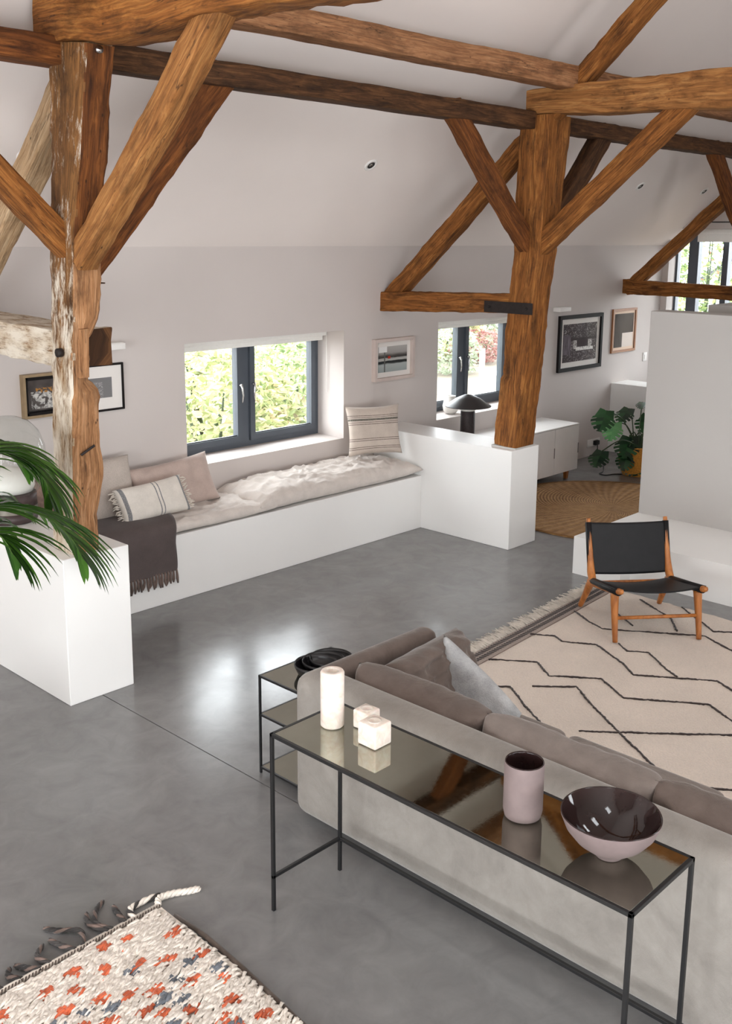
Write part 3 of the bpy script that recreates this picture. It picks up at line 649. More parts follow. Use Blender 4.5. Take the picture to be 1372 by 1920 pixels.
def art_still(t, uv):
    n = t.noise(uv, 4.5, 3, .5, .8); c = t.ramp(uv and t.noise(uv, 3, 3), [(.3, srgb(64, 58, 56)), (.7, srgb(96, 88, 84))])
    cl = t.ramp(t.noise(uv, 6, 4, .6, 1.5), [(.35, srgb(118, 114, 112)), (.55, srgb(208, 204, 198))])
    c = t.mix(t.mix(1.0, t.ramp(n, [(.42, GREY(0)), (.5, GREY(1))]), sel(t, uv, .12, .95, .05, .62), 'MULTIPLY'), c, cl)
    fr = t.ramp(t.noise(uv, 11, 1), [(.5, GREY(0)), (.53, GREY(1))]); return t.mix(t.mix(1.0, fr, sel(t, uv, .3, .95, .58, .74), 'MULTIPLY'), c, srgb(170, 120, 60))
def picture(label, x0, x1, z0, z1, fw, fm, art, mat_w, mat_col, depth=.03, inner=None):
    t = thing('framed_picture', label, 'picture', ((x0+x1)/2, YB, z0))
    w, h = (x1-x0)/2, z1-z0
    boxes('frame', [(-w, w, -depth, 0, 0, fw), (-w, w, -depth, 0, h-fw, h), (-w, -w+fw, -depth, 0, fw, h-fw), (w-fw, w, -depth, 0, fw, h-fw)], fm, t)
    box('mount', -w+fw, w-fw, -.010, -.004, fw, h-fw, mat_col, t)
    if inner:
        q = fw; boxes('slip', [(-w+q, w-q, -depth*.8, -.01, q, q+inner[0]), (-w+q, w-q, -depth*.8, -.01, h-q-inner[0], h-q), (-w+q, -w+q+inner[0], -depth*.8, -.01, q, h-q), (w-q-inner[0], w-q, -depth*.8, -.01, q, h-q)], inner[1], t)
    a = fw+mat_w; V = [(-w+a, -.012, a), (w-a, -.012, a), (w-a, -.012, h-a), (-w+a, -.012, h-a)]
    V2 = V+[(x, -.010, z) for x, _, z in V]
    ob = obj('print', V2, [(0, 1, 2, 3), (7, 6, 5, 4), (0, 4, 5, 1), (1, 5, 6, 2), (2, 6, 7, 3), (3, 7, 4, 0)], art, t, False, [((0, 0), (1, 0), (1, 1), (0, 1))]+[((0, 0),)*4]*5)
    box('glazing', -w+fw, w-fw, -.019, -.017, fw, h-fw, M_picglass, t)
M_fblack = plain('black_wood_frame', srgb(22, 17, 16), .65, .06, 8, 0, 0, None, **{'Specular_IOR_Level': .2}); M_foak = plain('oak_frame', srgb(150, 98, 58), .5, .12); M_fpale = plain('limed_wood_frame', srgb(196, 180, 172), .6, .06)
M_mount = plain('ivory_mount', srgb(232, 226, 220), .8, .01); M_gilt = plain('tarnished_gilt', srgb(150, 128, 98), .45, .12, 20, 0, .4)
picture('black framed barn photograph right of the golden oak post', 10.68, 11.67, 1.17, 1.86, .045, M_fblack, flatpic('art_barn', art_barn), .065, M_mount, .035)
picture('narrow oak framed abstract print of brown and cream blocks', 11.93, 12.54, 1.315, 1.885, .03, M_foak, flatpic('art_block', art_block), .035, plain('peach_mount', srgb(236, 208, 184), .8, .01), .025)
picture('pale framed seascape print right of the bench window', 7.39, 7.985, 1.375, 1.795, .032, M_fpale, flatpic('art_sea', art_sea), .05, M_mount, .05)
picture('black framed etching on white mount behind the limewashed post', 3.99, 4.524, 1.44, 1.81, .016, M_fblack, flatpic('art_etch', art_etch), .09, M_mount, .02)
picture('gilt and black framed still-life painting left of limewashed post', 3.655, 3.975, 1.462, 1.787, .02, M_gilt, flatpic('art_still', art_still), .03, M_fblack, .05, (.02, M_fblack))
# ------------------------------------------------------------------ sideboard with lamp, vase on the sill
M_sb = plain('matt_white_lacquer', srgb(226, 222, 219), .5, .02); M_sbd = plain('grey_door_pull', srgb(120, 114, 112), .7)  # second colour: mid grey of the door pulls
t = thing('sideboard', 'low white sideboard on wooden legs behind the low wall', 'sideboard', (9.2, 6.41, 0))
boxes('body', [(-1.3, 1.2, .022, .53, .1, .64)], M_sb, t); box('top', -1.3, 1.2, 0, .535, .64, .655, M_sb, t, .002, 1)
for k in range(5):
    x = -1.3+k*.5; d = box('door', x+.003, x+.497, 0, .02, .105, .636, M_sb, t, .002, 1)
    box('pull', x+.487, x+.4995, -.004, .0, .30, .42, M_sbd, d)
for x in (-1.15, 1.05):
    for y in (.06, .46):
        bm = bmesh.new(); bx(bm, x-.025, x+.025, y-.025, y+.025, 0, .1)
        for v in bm.verts:
            if v.co.z < .01: v.co.x = x+(v.co.x-x)*.7; v.co.y = y+(v.co.y-y)*.7
        bmobj('leg', bm, M_teak, t)
t = thing('table_lamp', 'black mushroom table lamp on the white sideboard', 'lamp', (8.53, 6.62, .657))
lathe('stem', [(.075, 0), (.078, .01), (.076, .33), (.072, .335)], plain('dark_ribbed_stem', srgb(52, 42, 42), .6, .3, 60), t, 32)
lathe('neck', [(.028, .33), (.028, .40)], M_blackmetal, t, 16)
lathe('shade', [(.245, .392), (.243, .386), (.20, .395), (.12, .45), (.05, .49), (0, .50), (0, .512), (.05, .505), (.13, .468), (.21, .412), (.245, .392)], plain('black_satin_shade', srgb(48, 44, 45), .38), t, 48)
lathe('diffuser', [(.0, .335), (.07, .336), (.085, .35), (.085, .385), (0, .39)], M_opal, t, 32)
t = thing('vase', 'small white rounded vase on the lamp window sill', 'vase', (8.86, 7.12, .863))
lathe('body', [(.05, 0), (.08, .03), (.09, .09), (.075, .15), (.05, .18), (.055, .2), (.045, .2), (.04, .18), (.06, .14), (0, .13)], plain('white_ceramic', srgb(236, 232, 226), .35, .02), t, 32)
lathe('foot', [(.05, -.0), (.052, .004), (.05, .012)], M_sb, t, 24)
# ------------------------------------------------------------------ sofa
t = thing('sofa', 'taupe velvet sofa with long low back behind the console', 'sofa', (3.55, 1.5, 0))
def rbox(name, x0, x1, y0, y1, z0, z1, mat, r, sub=5, cuts=0, nz=0, seed=0):
    o = box(name, x0, x1, y0, y1, z0, z1, mat, None, r, sub); 
    for p in o.data.polygons: p.use_smooth = True
    return o
under(t, rbox('armrest', 3.12, 4.03, -.1, .035, .04, .76, M_velvetd, .06))
under(t, rbox('backrest', 3.075, 3.285, -.1, 3.40, .04, .765, M_velvet, .07))
under(t, rbox('armrest', 3.12, 4.03, 3.265, 3.40, .04, .76, M_velvetd, .06))
under(t, rbox('base', 3.15, 4.03, -.05, 3.27, .06, .3, M_velvet, .03))
for a, b in ((2.47, 3.26), (1.66, 2.46), (.85, 1.65), (.04, .84)):
    under(t, rbox('seat_cushion', 3.27, 4.07, a, b, .295, .445, M_velvetm, .05))
for a, b, m, sd in ((2.44, 3.22, M_velvetd, 1), (1.63, 2.46, M_velvetm, 2), (.82, 1.66, M_velvetd, 3), (0, .83, M_velvetm, 4)):
    c = pillow('back_cushion', b-a, .38, .245, m, seed=20+sd, pinch=.03, wr=.03, N=48, p=5, ex=.42, folds=.035)
    c.matrix_world = Matrix.Translation((3.385, (a+b)/2, .598)) @ Matrix.Rotation(-H90, 4, 'Z') @ Matrix.Rotation(H90-D(-9), 4, 'X')
    c.parent = t; c.matrix_parent_inverse = Matrix.Translation(-t.location)
for x in (3.2, 3.92):
    for y in (3.2, 1.5, .05):
        under(t, box('foot', x-.03, x+.03, y-.03, y+.03, 0, .065, M_dark))
c = pillow('cushion', .64, .38, .24, M_velvetd, seed=31, pinch=.0, wr=.04, folds=.03, p=4, ex=.4, N=40); c.matrix_world = facing((3.80, 3.12, .575), D(6), D(24)); tag(c, 'plump taupe velvet cushion leaning on the sofa arm', 'cushion')
c = pillow('cushion', .47, .40, .12, M_tweed, seed=32, pinch=.04, p=3)
for v in c.data.vertices:  # slumped: one upper corner stays up, the other sinks to the seat
    k = (v.co.x/.47+.5); v.co.y = -.2+(v.co.y+.2)*(1-.72*k**1.2)
c.matrix_world = facing((3.88, 2.885, .61), D(-78), D(14)); tag(c, 'pointed grey woven cushion slumped in the sofa corner', 'cushion')
# ------------------------------------------------------------------ console and side table (thin black steel, mirrored glass)
def antique_glass():
    t = NT('antiqued_mirror_glass'); v = t.coord('Object')
    n = t.noise(v, 45, 4, .7, .5); m = t.noise(v, 4, 4, .6)
    t.color(t.mix(t.ramp(m, [(.35, GREY(.2)), (.7, GREY(.6))]), srgb(152, 152, 140), srgb(176, 176, 164))); t.set(Metallic=1.0, Roughness=.07)
    t.link(t.ramp(n, [(.35, GREY(.02)), (.75, GREY(.06))]), t.b.inputs['Roughness'])
    t.bump(n, .012, .002); return t.m
M_mirror = antique_glass(); R_ = .0075
def bar(name, a, b, parent, r=R_):
    a, b = Vector(a), Vector(b); lo = Vector((min(a.x, b.x), min(a.y, b.y), min(a.z, b.z))); hi = Vector((max(a.x, b.x), max(a.y, b.y), max(a.z, b.z)))
    return box(name, lo.x-r, hi.x+r, lo.y-r, hi.y+r, lo.z-r, hi.z+r, M_blackmetal, parent, .0015, 1)
ct = thing('console_table', 'long slim black steel console table with mirrored glass top', 'table', (2.75, 2.125, 0))
cx, cy, ch = .197, .815, .804
for x in (-cx, cx):
    for y in (-cy, cy): bar('leg', (x, y, .0075), (x, y, ch), ct)
for a, b in (((-cx, -cy, ch), (-cx, cy, ch)), ((cx, -cy, ch), (cx, cy, ch)), ((-cx, -cy, ch), (cx, -cy, ch)), ((-cx, cy, ch), (cx, cy, ch))): bar('top_rail', a, b, ct)
for a, b in (((cx, -cy, .16), (cx, cy, .16)), ((-cx, -cy, .16), (cx, -cy, .16)), ((-cx, cy, .16), (cx, cy, .16))): bar('stretcher', a, b, ct)
box('glass_top', -cx+.0075, cx-.0075, -cy+.0075, cy-.0075, ch-.003, ch+.006, M_mirror, ct, .001, 1)
st = thing('side_table', 'three-tier black steel side table beside the sofa arm', 'table', (3.53, 3.68, 0))
sx0, sx1, sy0, sy1 = -.27, .25, -.25, .165
for x in (sx0, sx1):
    for y in (sy0, sy1): bar('leg', (x, y, .0075), (x, y, .55), st, .006)
for z in (.55, .335, .035):
    for a, b in (((sx0, sy0, z), (sx0, sy1, z)), ((sx1, sy0, z), (sx1, sy1, z)), ((sx0, sy0, z), (sx1, sy0, z)), ((sx0, sy1, z), (sx1, sy1, z))): bar('rail', a, b, st, .006)
    box('glass_shelf', sx0+.006, sx1-.006, sy0+.006, sy1-.006, z-.003, z+.005, M_mirror, st)
ZT = .811
M_bowlblk = plain('black_stoneware', srgb(26, 25, 27), .35, .1)
for k, (x, y, r, lb) in enumerate(((3.56, 3.66, .12, 'largest black bowl of the nest on the side table'), (3.52, 3.665, .11, 'middle black bowl of the nest on the side table'), (3.475, 3.67, .10, 'smallest black bowl of the nest, nearest the table corner'))):
    t = thing('bowl', lb, 'bowl', (3.585-.055*k, 3.645, .556))
    r = .115
    lathe('body', [(.06, 0), (r*.85, .012), (r, .05+.0*k), (r*1.0, .062), (r*.965, .062), (r*.95, .05), (r*.8, .018), (0, .012)], M_bowlblk, t, 40); lathe('rim', [(r*.965, .0615), (r*.985, .065), (r*1.002, .0615)], M_blackmetal, t, 40)
# candle holders
def alabaster():
    t = NT('pale_alabaster'); v = t.coord('Object')
    t.color(t.ramp(t.noise(v, 18, 5, .6, 1), [(.3, srgb(214, 194, 180)), (.6, srgb(232, 222, 212))])); t.set(Roughness=.45); t.set(**{'Subsurface Weight': .15, 'Subsurface Scale': .02}); return t.m
M_alab = alabaster()
t = thing('candle_holder', 'tall white alabaster cylinder candle holder on the console', 'candle holder', (2.775, 2.815, ZT))
lathe('body', [(.043, 0), (.049, .006), (.0495, .235), (.045, .242), (.03, .243), (.027, .238), (.027, .21), (0, .208)], M_alab, t, 40); lathe('rim', [(.027, .2385), (.0295, .2435), (.033, .2425)], M_alab, t, 32)
def cube_holder(label, x, y, s, rz):
    t = thing('candle_holder', label, 'candle holder', (x, y, ZT), rz)
    box('body', -s, s, -s, s, 0, 2*s*.98, M_alab, t, .008, 3)
    lathe('well', [(.024, 2*s*.98-.001), (.029, 2*s*.98+.004), (.022, 2*s*.98+.002), (.0, 2*s*.98+.0005)], M_alab, t, 28)
cube_holder('larger white alabaster cube candle holder on the console', 2.785, 2.585, .049, .0)
cube_holder('smaller white alabaster cube candle holder nearest the sofa', 2.865, 2.705, .041, .05)
def glaze(name, c, rough):
    t = NT(name); v = t.coord('Object'); t.color(t.ramp(t.noise(v, 14, 5), [(.3, tuple(x*.8 for x in c[:3])+(1,)), (.7, c)])); t.set(Roughness=rough); t.bump(t.noise(v, 60, 3), .06, .003); return t.m
M_mauve = glaze('mauve_stoneware', srgb(126, 110, 108), .75); M_darkgl = glaze('dark_brown_glaze', srgb(42, 28, 27), .06)
t = thing('cup', 'tall mauve stoneware cup on the console', 'cup', (2.765, 1.855, ZT))
lathe('body', [(.05, 0), (.064, .006), (.069, .03), (.0695, .2), (.068, .207)], M_mauve, t, 48); lathe('lining', [(.068, .207), (.066, .211), (.063, .205), (.062, .1), (.055, .03), (0, .02)], M_darkgl, t, 48)
t = thing('bowl', 'wide mauve bowl with glossy dark interior on the console', 'bowl', (2.77, 1.515, ZT))
lathe('body', [(.04, 0), (.045, .002), (.046, .016), (.075, .03), (.115, .062), (.145, .1), (.162, .143), (.163, .15)], M_mauve, t, 64)
lathe('lining', [(.163, .15), (.161, .154), (.158, .15), (.14, .104), (.11, .068), (.07, .038), (.03, .026), (0, .024)], M_darkgl, t, 64)
# ------------------------------------------------------------------ lounge chair
t = thing('lounge_chair', 'low teak lounge chair with black leather sling seat and back', 'chair', (6.58, 3.48, .034), D(-39.9))
def leg_mesh(name, pts, rr, flat=.75):
    P_ = spline([tuple(p)+(r,) for p, r in zip(pts, rr)], 6); return tube(name, [q[:3] for q in P_], [q[3] for q in P_], M_teak, t, 10)
for s in (-1, 1):
    x = s*.305
    leg_mesh('front_leg', [(x, -.37, 0), (x, -.335, .16), (x*.99, -.30, .335)], [.018, .023, .031])
    leg_mesh('rear_leg', [(x*1.03, .37, 0), (x*1.0, .28, .13), (x*.99, .20, .235), (x*.985, .12, .268)], [.019, .025, .031, .027])
    leg_mesh('seat_rail', [(x*.99, -.405, .382), (x*.99, -.28, .35), (x*.985, -.05, .295), (x*.985, .12, .262), (x*.985, .21, .25)], [.021, .027, .024, .027, .029])
    leg_mesh('back_post', [(x*.985, .13, .25), (x*.985, .20, .31), (x*.98, .245, .42), (x*.98, .30, .60), (x*.98, .335, .70)], [.024, .03, .023, .018, .016])
    lathe('finial', [(0, -.018), (.016, -.014), (.02, 0), (.016, .014), (0, .018)], M_teak, t, 14, (x*.99, -.415, .386)); 
V, F = tube_geo([(-.3, -.335, .165), (.3, -.335, .165)], .013, 10); obj('front_stretcher', V, F, M_teak, t, True)
V, F = tube_geo([(-.3, .20, .24), (.3, .20, .24)], .013, 10); obj('rear_stretcher', V, F, M_teak, t, True)
def sling(name, A, B, C, Dd, sag, up, n=20, thick=.007, wrap=.02):
    A, B, C, Dd, up = map(Vector, (A, B, C, Dd, up)); V, F = [], []
    for i in range(n+1):
        for j in range(n+1):
            u, v = i/n, j/n; p = A.lerp(B, u).lerp(Dd.lerp(C, u), v)
            V.append(p-up*sag*(1-(2*u-1)**2))
    for i in range(n):
        for j in range(n): F.append((i*(n+1)+j, (i+1)*(n+1)+j, (i+1)*(n+1)+j+1, i*(n+1)+j+1))
    ob = obj(name, V, F, M_leather, t, True); m = ob.modifiers.new('t', 'SOLIDIFY'); m.thickness = thick; m.offset = 0; return ob
sling('leather_seat', (-.327, -.375, .392), (.327, -.375, .392), (.322, .19, .272), (-.322, .19, .272), .035, (0, .2, 1))
sling('leather_back', (-.318, .212, .305), (.318, .212, .305), (.315, .325, .672), (-.315, .325, .672), -.03, (0, -1, 0))
for s in (-1, 1):
    for nm, a, b in (('seat_sleeve', (s*.302, -.375, .37), (s*.3, .17, .262)), ('back_sleeve', (s*.3, .232, .36), (s*.3, .328, .672))):
        V, F = tube_geo([a, Vector(a).lerp(Vector(b), .5), b], .0285 if nm[0] == 's' else .024, 12); obj(nm, V, F, M_leather, t, True)
# ------------------------------------------------------------------ rugs
def pile_mat(name, c, sc=90, bump=.8, var=.12):
    t = NT(name); v = t.coord('Object')
    col = t.ramp(t.noise(v, 2.2, 4), [(.3, tuple(x*(1-var) for x in c[:3])+(1,)), (.7, c)])
    f = t.noise(v, sc, 4, .7); col = t.mix(.3, col, t.ramp(f, [(.3, GREY(.6)), (.6, GREY(1))]), 'MULTIPLY')
    t.color(col); t.set(Roughness=.95); t.set(**{'Sheen Weight': .3, 'Specular IOR Level': .1}); t.bump(f, bump, .02); return t.m
M_pile = pile_mat('cream_wool_pile', srgb(246, 229, 213)); M_line = pile_mat('dark_wool_line', srgb(66, 54, 50), 200, .5); M_weave = pile_mat('flat_woven_border', srgb(176, 158, 146), 160, .6)
RA = math.atan2(.093, 1.41)  # the fringed edge runs slightly off the wall's direction
rug = thing('berber_rug', 'large cream wool rug with thin dark zigzag lines', 'rug', (7.14, 4.0, 0))
def rp(u, v, z=0):  # u along fringed edge away from far corner, v into the rug
    return Vector((-u*math.cos(RA), -u*math.sin(RA)-v, z))
nx, ny = 90, 80; V, F = [], []; LX, LY = 3.0, 3.3
for i in range(nx+1):
    for j in range(ny+1):
        p = rp(LX*i/nx, LY*j/ny); e = min(i, nx-i, j, ny-j)
        z = .004 if e == 0 else .027+.006*noise.noise(p*9)+.004*noise.noise(p*31)
        V.append((p.x, p.y, z))
for i in range(nx):
    for j in range(ny): F.append((i*(ny+1)+j, (i+1)*(ny+1)+j, (i+1)*(ny+1)+j+1, i*(ny+1)+j+1))
obj('pile', V, F, M_pile, rug, True)
def quad(name, pts, z0, z1, mat, parent):
    V = [(p.x, p.y, z0) for p in pts]+[(p.x, p.y, z1) for p in pts]
    return obj(name, V, [(3, 2, 1, 0), (4, 5, 6, 7), (0, 1, 5, 4), (1, 2, 6, 5), (2, 3, 7, 6), (3, 0, 4, 7)], mat, parent)
quad('border', [rp(0, 0), rp(0, -.13), rp(LX, -.13), rp(LX, 0)], .002, .012, M_weave, rug)
for row in (-.045, -.095):
    parts = []
    for k in range(95):
        u = .03+k*.031; a = rp(u, row+.016, .013); b = rp(u+.008, row-.016, .013)
        d = Vector((.008, 0, 0)); parts.append(([a-d, a+d, b+d, b-d]+[q+Vector((0, 0, .004)) for q in (a-d, a+d, b+d, b-d)], [(4, 5, 6, 7), (0, 1, 5, 4), (1, 2, 6, 5), (2, 3, 7, 6), (3, 0, 4, 7)]))
    V, F = merge(parts); o = obj('border_stitching', V, F, M_line, rug); o['kind'] = 'stuff'
rnd = random.Random(3)
M_tass = cloth('undyed_wool_tassel', srgb(206, 196, 184), 200, .4, var=.15)
for k in range(80):
    u = .02+k*(LX-.8)/79; parts = []
    for q in range(4):
        a = rp(u+rnd.uniform(-.006, .006), -.13, .012); L = rnd.uniform(.07, .13)
        b = a+Vector((rnd.uniform(-.02, .02), L*.5, rnd.uniform(.004, .012))); c_ = b+Vector((rnd.uniform(-.035, .035), L*.5, rnd.uniform(-.008, .004))); c_.z = max(.005, c_.z)
        parts.append(tube_geo([a, b, c_], [.006, .0065, .003], 5))
    V, F = merge(parts); obj('tassel', V, F, M_tass, rug, True)
LINES = [[(6.45, 3.94), (6.34, 3.75), (6.28, 3.59), (6.67, 3.0), (6.55, 2.74), (6.42, 2.5), (6.72, 2.05), (6.5, 1.7), (6.8, 1.25)], [(5.83, 3.91), (5.92, 3.76), (5.87, 3.67), (5.99, 3.47), (5.83, 3.17), (5.72, 3.03), (6.01, 2.6), (5.94, 2.47), (5.8, 2.2), (6.1, 1.75), (5.95, 1.45), (6.25, 1.0)],
 [(5.26, 3.85), (5.45, 3.59), (5.32, 3.41), (5.52, 3.15), (5.37, 2.9), (5.65, 2.48), (5.54, 2.29), (5.4, 2.0), (5.7, 1.55), (5.5, 1.2)], [(4.92, 3.61), (5.01, 3.49), (4.84, 3.25), (4.71, 3.04)], [(5.11, 3.4), (5.3, 3.19), (5.14, 2.98), (4.95, 2.69), (4.68, 2.27)],
 [(4.8, 2.86), (4.95, 2.69), (5.37, 2.21), (5.6, 1.95), (6.0, 1.45)], [(4.67, 2.12), (4.8, 1.95), (5, 1.7), (5.4, 1.2)], [(6.12, 3.37), (6.04, 3.26), (6.12, 3.14), (5.95, 2.92), (5.88, 2.8)], [(6.67, 3.74), (6.56, 3.57), (6.48, 3.46)], [(7.03, 3.71), (6.82, 3.34), (6.61, 3.18)], [(7.11, 3.40), (6.96, 3.22), (6.89, 3.11), (6.8, 3.0), (6.88, 2.89), (7.0, 2.7)]]
for L in LINES:
    pts = []
    for a, b in zip(L, L[1:]):
        n = max(2, int(math.hypot(b[0]-a[0], b[1]-a[1])/.012))
        for k in range(n):
            x, y = a[0]+(b[0]-a[0])*k/n, a[1]+(b[1]-a[1])*k/n; pts.append((x-7.14+rnd.uniform(-.003, .003), y-4.0+rnd.uniform(-.003, .003), .029+.004*noise.noise(Vector((x, y, 0))*9)))
    V, F = tube_geo(pts, [.0055+.003*rnd.random() for _ in pts], 5); obj('pattern_line', V, F, M_line, rug, True)
# round jute rug
def jute():
    t = NT('braided_jute'); v = t.coord('Object')
    sx = t.node('ShaderNodeSeparateXYZ'); t.link(v, sx.inputs[0])
    at = t.node('ShaderNodeMath', operation='ARCTAN2'); t.link(sx.outputs[1], at.inputs[0]); t.link(sx.outputs[0], at.inputs[1])
    ln = t.node('ShaderNodeVectorMath', operation='LENGTH'); t.link(v, ln.inputs[0])
    w = t.node('ShaderNodeMath', operation='MULTIPLY'); w.inputs[1].default_value = 60; t.link(at.outputs[0], w.inputs[0])
    r = t.node('ShaderNodeMath', operation='MULTIPLY'); r.inputs[1].default_value = 160; t.link(ln.outputs['Value'], r.inputs[0])
    ad = t.node('ShaderNodeMath', operation='ADD'); t.link(w.outputs[0], ad.inputs[0]); t.link(r.outputs[0], ad.inputs[1])
    s = t.node('ShaderNodeMath', operation='SINE'); t.link(ad.outputs[0], s.inputs[0])
    col = t.ramp(s.outputs[0], [(.1, srgb(118, 82, 44)), (.8, srgb(178, 136, 86))]); t.color(t.mix(.35, col, t.ramp(t.noise(v, 14, 4), [(.3, srgb(120, 84, 46)), (.7, srgb(190, 148, 98))])))
    t.set(Roughness=.9); t.bump(s.outputs[0], .6, .006); return t.m
t = thing('jute_rug', 'round braided jute rug in front of the sideboard', 'rug', (9.38, 5.33, 0)); M_jute = jute()
prof = [(0, .012)]
for k in range(1, 30): prof += [(k*.0415-.02, .015), (k*.0415, .0115)]
prof += [(1.235, .012), (1.245, .004), (1.24, 0)]
lathe('braided_body', prof, M_jute, t, 96); lathe('rim_braid', [(1.205, .012), (1.225, .019), (1.245, .012), (1.235, .002)], plain('jute_edge', srgb(128, 90, 50), .9, .2, 40), t, 96)
# shaggy small rug
sr = thing('shaggy_rug', 'shaggy cream rug with orange and grey tufts in the corner', 'rug', (1.4, 2.5, 0))
M_shag = cloth('shaggy_cream_wool', srgb(238, 228, 216), 200, .2, var=.06); M_or = cloth('orange_wool', srgb(224, 112, 74), 200, .2, var=.25); M_gr = cloth('blue_grey_wool', srgb(122, 128, 136), 200, .2, var=.2); M_edge = cloth('brown_selvedge', srgb(98, 86, 78), 200, .4, var=.2)
C0 = Vector((1.4, 2.5, 0))
OR = [(2.191, 3.101), (2.034, 3.201), (1.939, 3.227), (1.774, 3.182), (1.736, 3.103), (1.652, 3.17), (1.869, 3.119), (1.992, 3.05), (2.077, 2.99), (2.188, 2.925), (2.067, 2.829), (2.162, 2.757), (1.944, 2.881), (1.856, 2.93), (1.776, 2.989), (1.651, 3.03), (1.48, 3.175), (1.85, 2.824), (1.897, 2.761), (1.973, 2.713), (2.108, 2.639), (1.737, 2.864), (1.644, 2.915), (2.034, 2.58), (2.04, 2.514), (2.145, 2.497), (1.901, 2.643), (1.5, 2.9), (1.75, 2.6), (1.4, 3.05), (1.3, 2.8), (1.6, 2.4)]
GR = [(2.127, 2.915), (2.179, 2.818), (2.03, 2.876), (1.942, 2.817), (1.985, 2.768), (1.776, 2.924), (1.692, 2.98), (1.932, 3.028), (1.881, 2.7), (1.579, 2.99), (2.042, 2.534), (1.45, 2.7), (1.3, 3.1)]
V = [(x, y, z) for z in (.001, .012) for (x, y) in ((.6, 1.7), (2.13, 1.7), (2.215, 2.75), (2.225, 3.285), (.6, 3.285))]; V = [Vector(p)-C0 for p in V]
obj('ground_weave', V, [(4, 3, 2, 1, 0), (5, 6, 7, 8, 9)]+[(k, (k+1) % 5, 5+(k+1) % 5, 5+k) for k in range(5)], M_shag, sr)
tufts = {0: [], 1: [], 2: []}; rnd = random.Random(11)
y = 1.75
while y < 3.272:
    x = .9; xm = 2.13+.09*min(1, (y-1.7)/1.05)
    while x < xm+.005:
        px, py = x+rnd.uniform(-.012, .012), y+rnd.uniform(-.01, .01)
        k = 0
        if any((px-a)**2+((py-b)*1.2)**2 < .029**2 for a, b in OR): k = 1
        elif any((px-a)**2+((py-b)*1.2)**2 < .029**2 for a, b in GR): k = 2
        d = Vector((-1+rnd.uniform(-.3, .5), -.25+rnd.uniform(-.35, .35), 0)).normalized(); L = rnd.uniform(.05, .09)
        a = Vector((px, py, .01)); b = a+d*L*.35+Vector((0, 0, rnd.uniform(.014, .022))); c_ = a+d*L+Vector((0, 0, rnd.uniform(.010, .019)))
        tufts[k].append(tube_geo([a, b, c_], [.005, .0085, .0045], 4)); x += .013
    y += .014
for k, m in ((0, M_shag), (1, M_or), (2, M_gr)):
    V, F = merge(tufts[k]); V = [v-C0 for v in V]; o = obj(('cream_pile', 'orange_pile', 'grey_pile')[k], V, F, m, sr, True); o['kind'] = 'stuff'
V, F = tube_geo([Vector(p)-C0 for p in [(2.235, 3.2, .01), (2.24, 3.0, .012), (2.225, 2.75, .012), (2.19, 2.4, .012), (2.14, 1.7, .01)]], .011, 6); obj('selvedge', V, F, M_edge, sr, True)
parts = []
for k in range(110):
    x = .7+k*.0139; a = Vector((x, 3.283, .016)); parts.append(tube_geo([a, a+Vector((.012, .016, .004)), a+Vector((.016, .03, 0))], .004, 4))
V, F = merge(parts); o = obj('end_binding', [v-C0 for v in V], F, M_edge, sr, True); o['kind'] = 'stuff'
V, F = tube_geo([Vector(p)-C0 for p in [(.65, 3.30, .012), (1.5, 3.302, .012), (2.225, 3.30, .012)]], .012, 6); obj('end_cord', V, F, M_shag, sr, True)
M_tdark = cloth('dark_wool_tassel', srgb(66, 62, 60), 200, .4, var=.3)
def twisted(name, pts, r, m1, m2):
    P_ = [Vector(q[:3]) for q in spline(pts, 8)]; out = []
    for ph in (0, 2.1, 4.2):
        Q = []
        for i, p in enumerate(P_):
            tt = (P_[min(i+1, len(P_)-1)]-P_[max(i-1, 0)]).normalized(); a = Vector((0, 0, 1)); b = tt.cross(a).normalized(); q = ph+i*.75
            Q.append(p+(a*math.sin(q)+b*math.cos(q))*r*.6-C0)
        out.append(tube_geo(Q, [r*.75]*(len(Q)-3)+[r*.6, r*.4, r*.2], 5))
    V, F = merge(out[:2]); o = obj(name, V, F, m1, sr, True); V, F = merge(out[2:]); obj('strand', V, F, m2, o, True); return o
twisted('tassel', [(2.22, 3.30, .014), (2.25, 3.335, .016), (2.31, 3.325, .012), (2.37, 3.29, .012), (2.42, 3.27, .01)], .012, M_shag, M_shag)
twisted('tassel', [(2.10, 3.30, .014), (2.12, 3.36, .016), (2.19, 3.37, .012), (2.28, 3.36, .008)], .011, M_shag, M_tdark)
for pts in ([(2.06, 3.3, .014), (2.07, 3.37, .018), (2.09, 3.44, .01)], [(2.0, 3.3, .014), (1.97, 3.38, .02), (2.02, 3.46, .012), (2.08, 3.5, .008)], [(1.98, 3.3, .014), (1.95, 3.4, .02), (1.985, 3.48, .01)], [(1.86, 3.3, .014), (1.9, 3.38, .02), (1.84, 3.46, .014), (1.81, 3.52, .008)], [(1.83, 3.3, .014), (1.8, 3.36, .02), (1.79, 3.44, .01)], [(1.72, 3.3, .014), (1.7, 3.37, .02), (1.76, 3.43, .01)], [(1.68, 3.3, .014), (1.64, 3.34, .02), (1.62, 3.4, .01)], [(1.6, 3.3, .014), (1.57, 3.35, .02), (1.6, 3.4, .01)], [(1.52, 3.3, .014), (1.5, 3.36, .02), (1.47, 3.4, .01)]):
    twisted('tassel', pts, .0095, M_tdark, M_throwf)
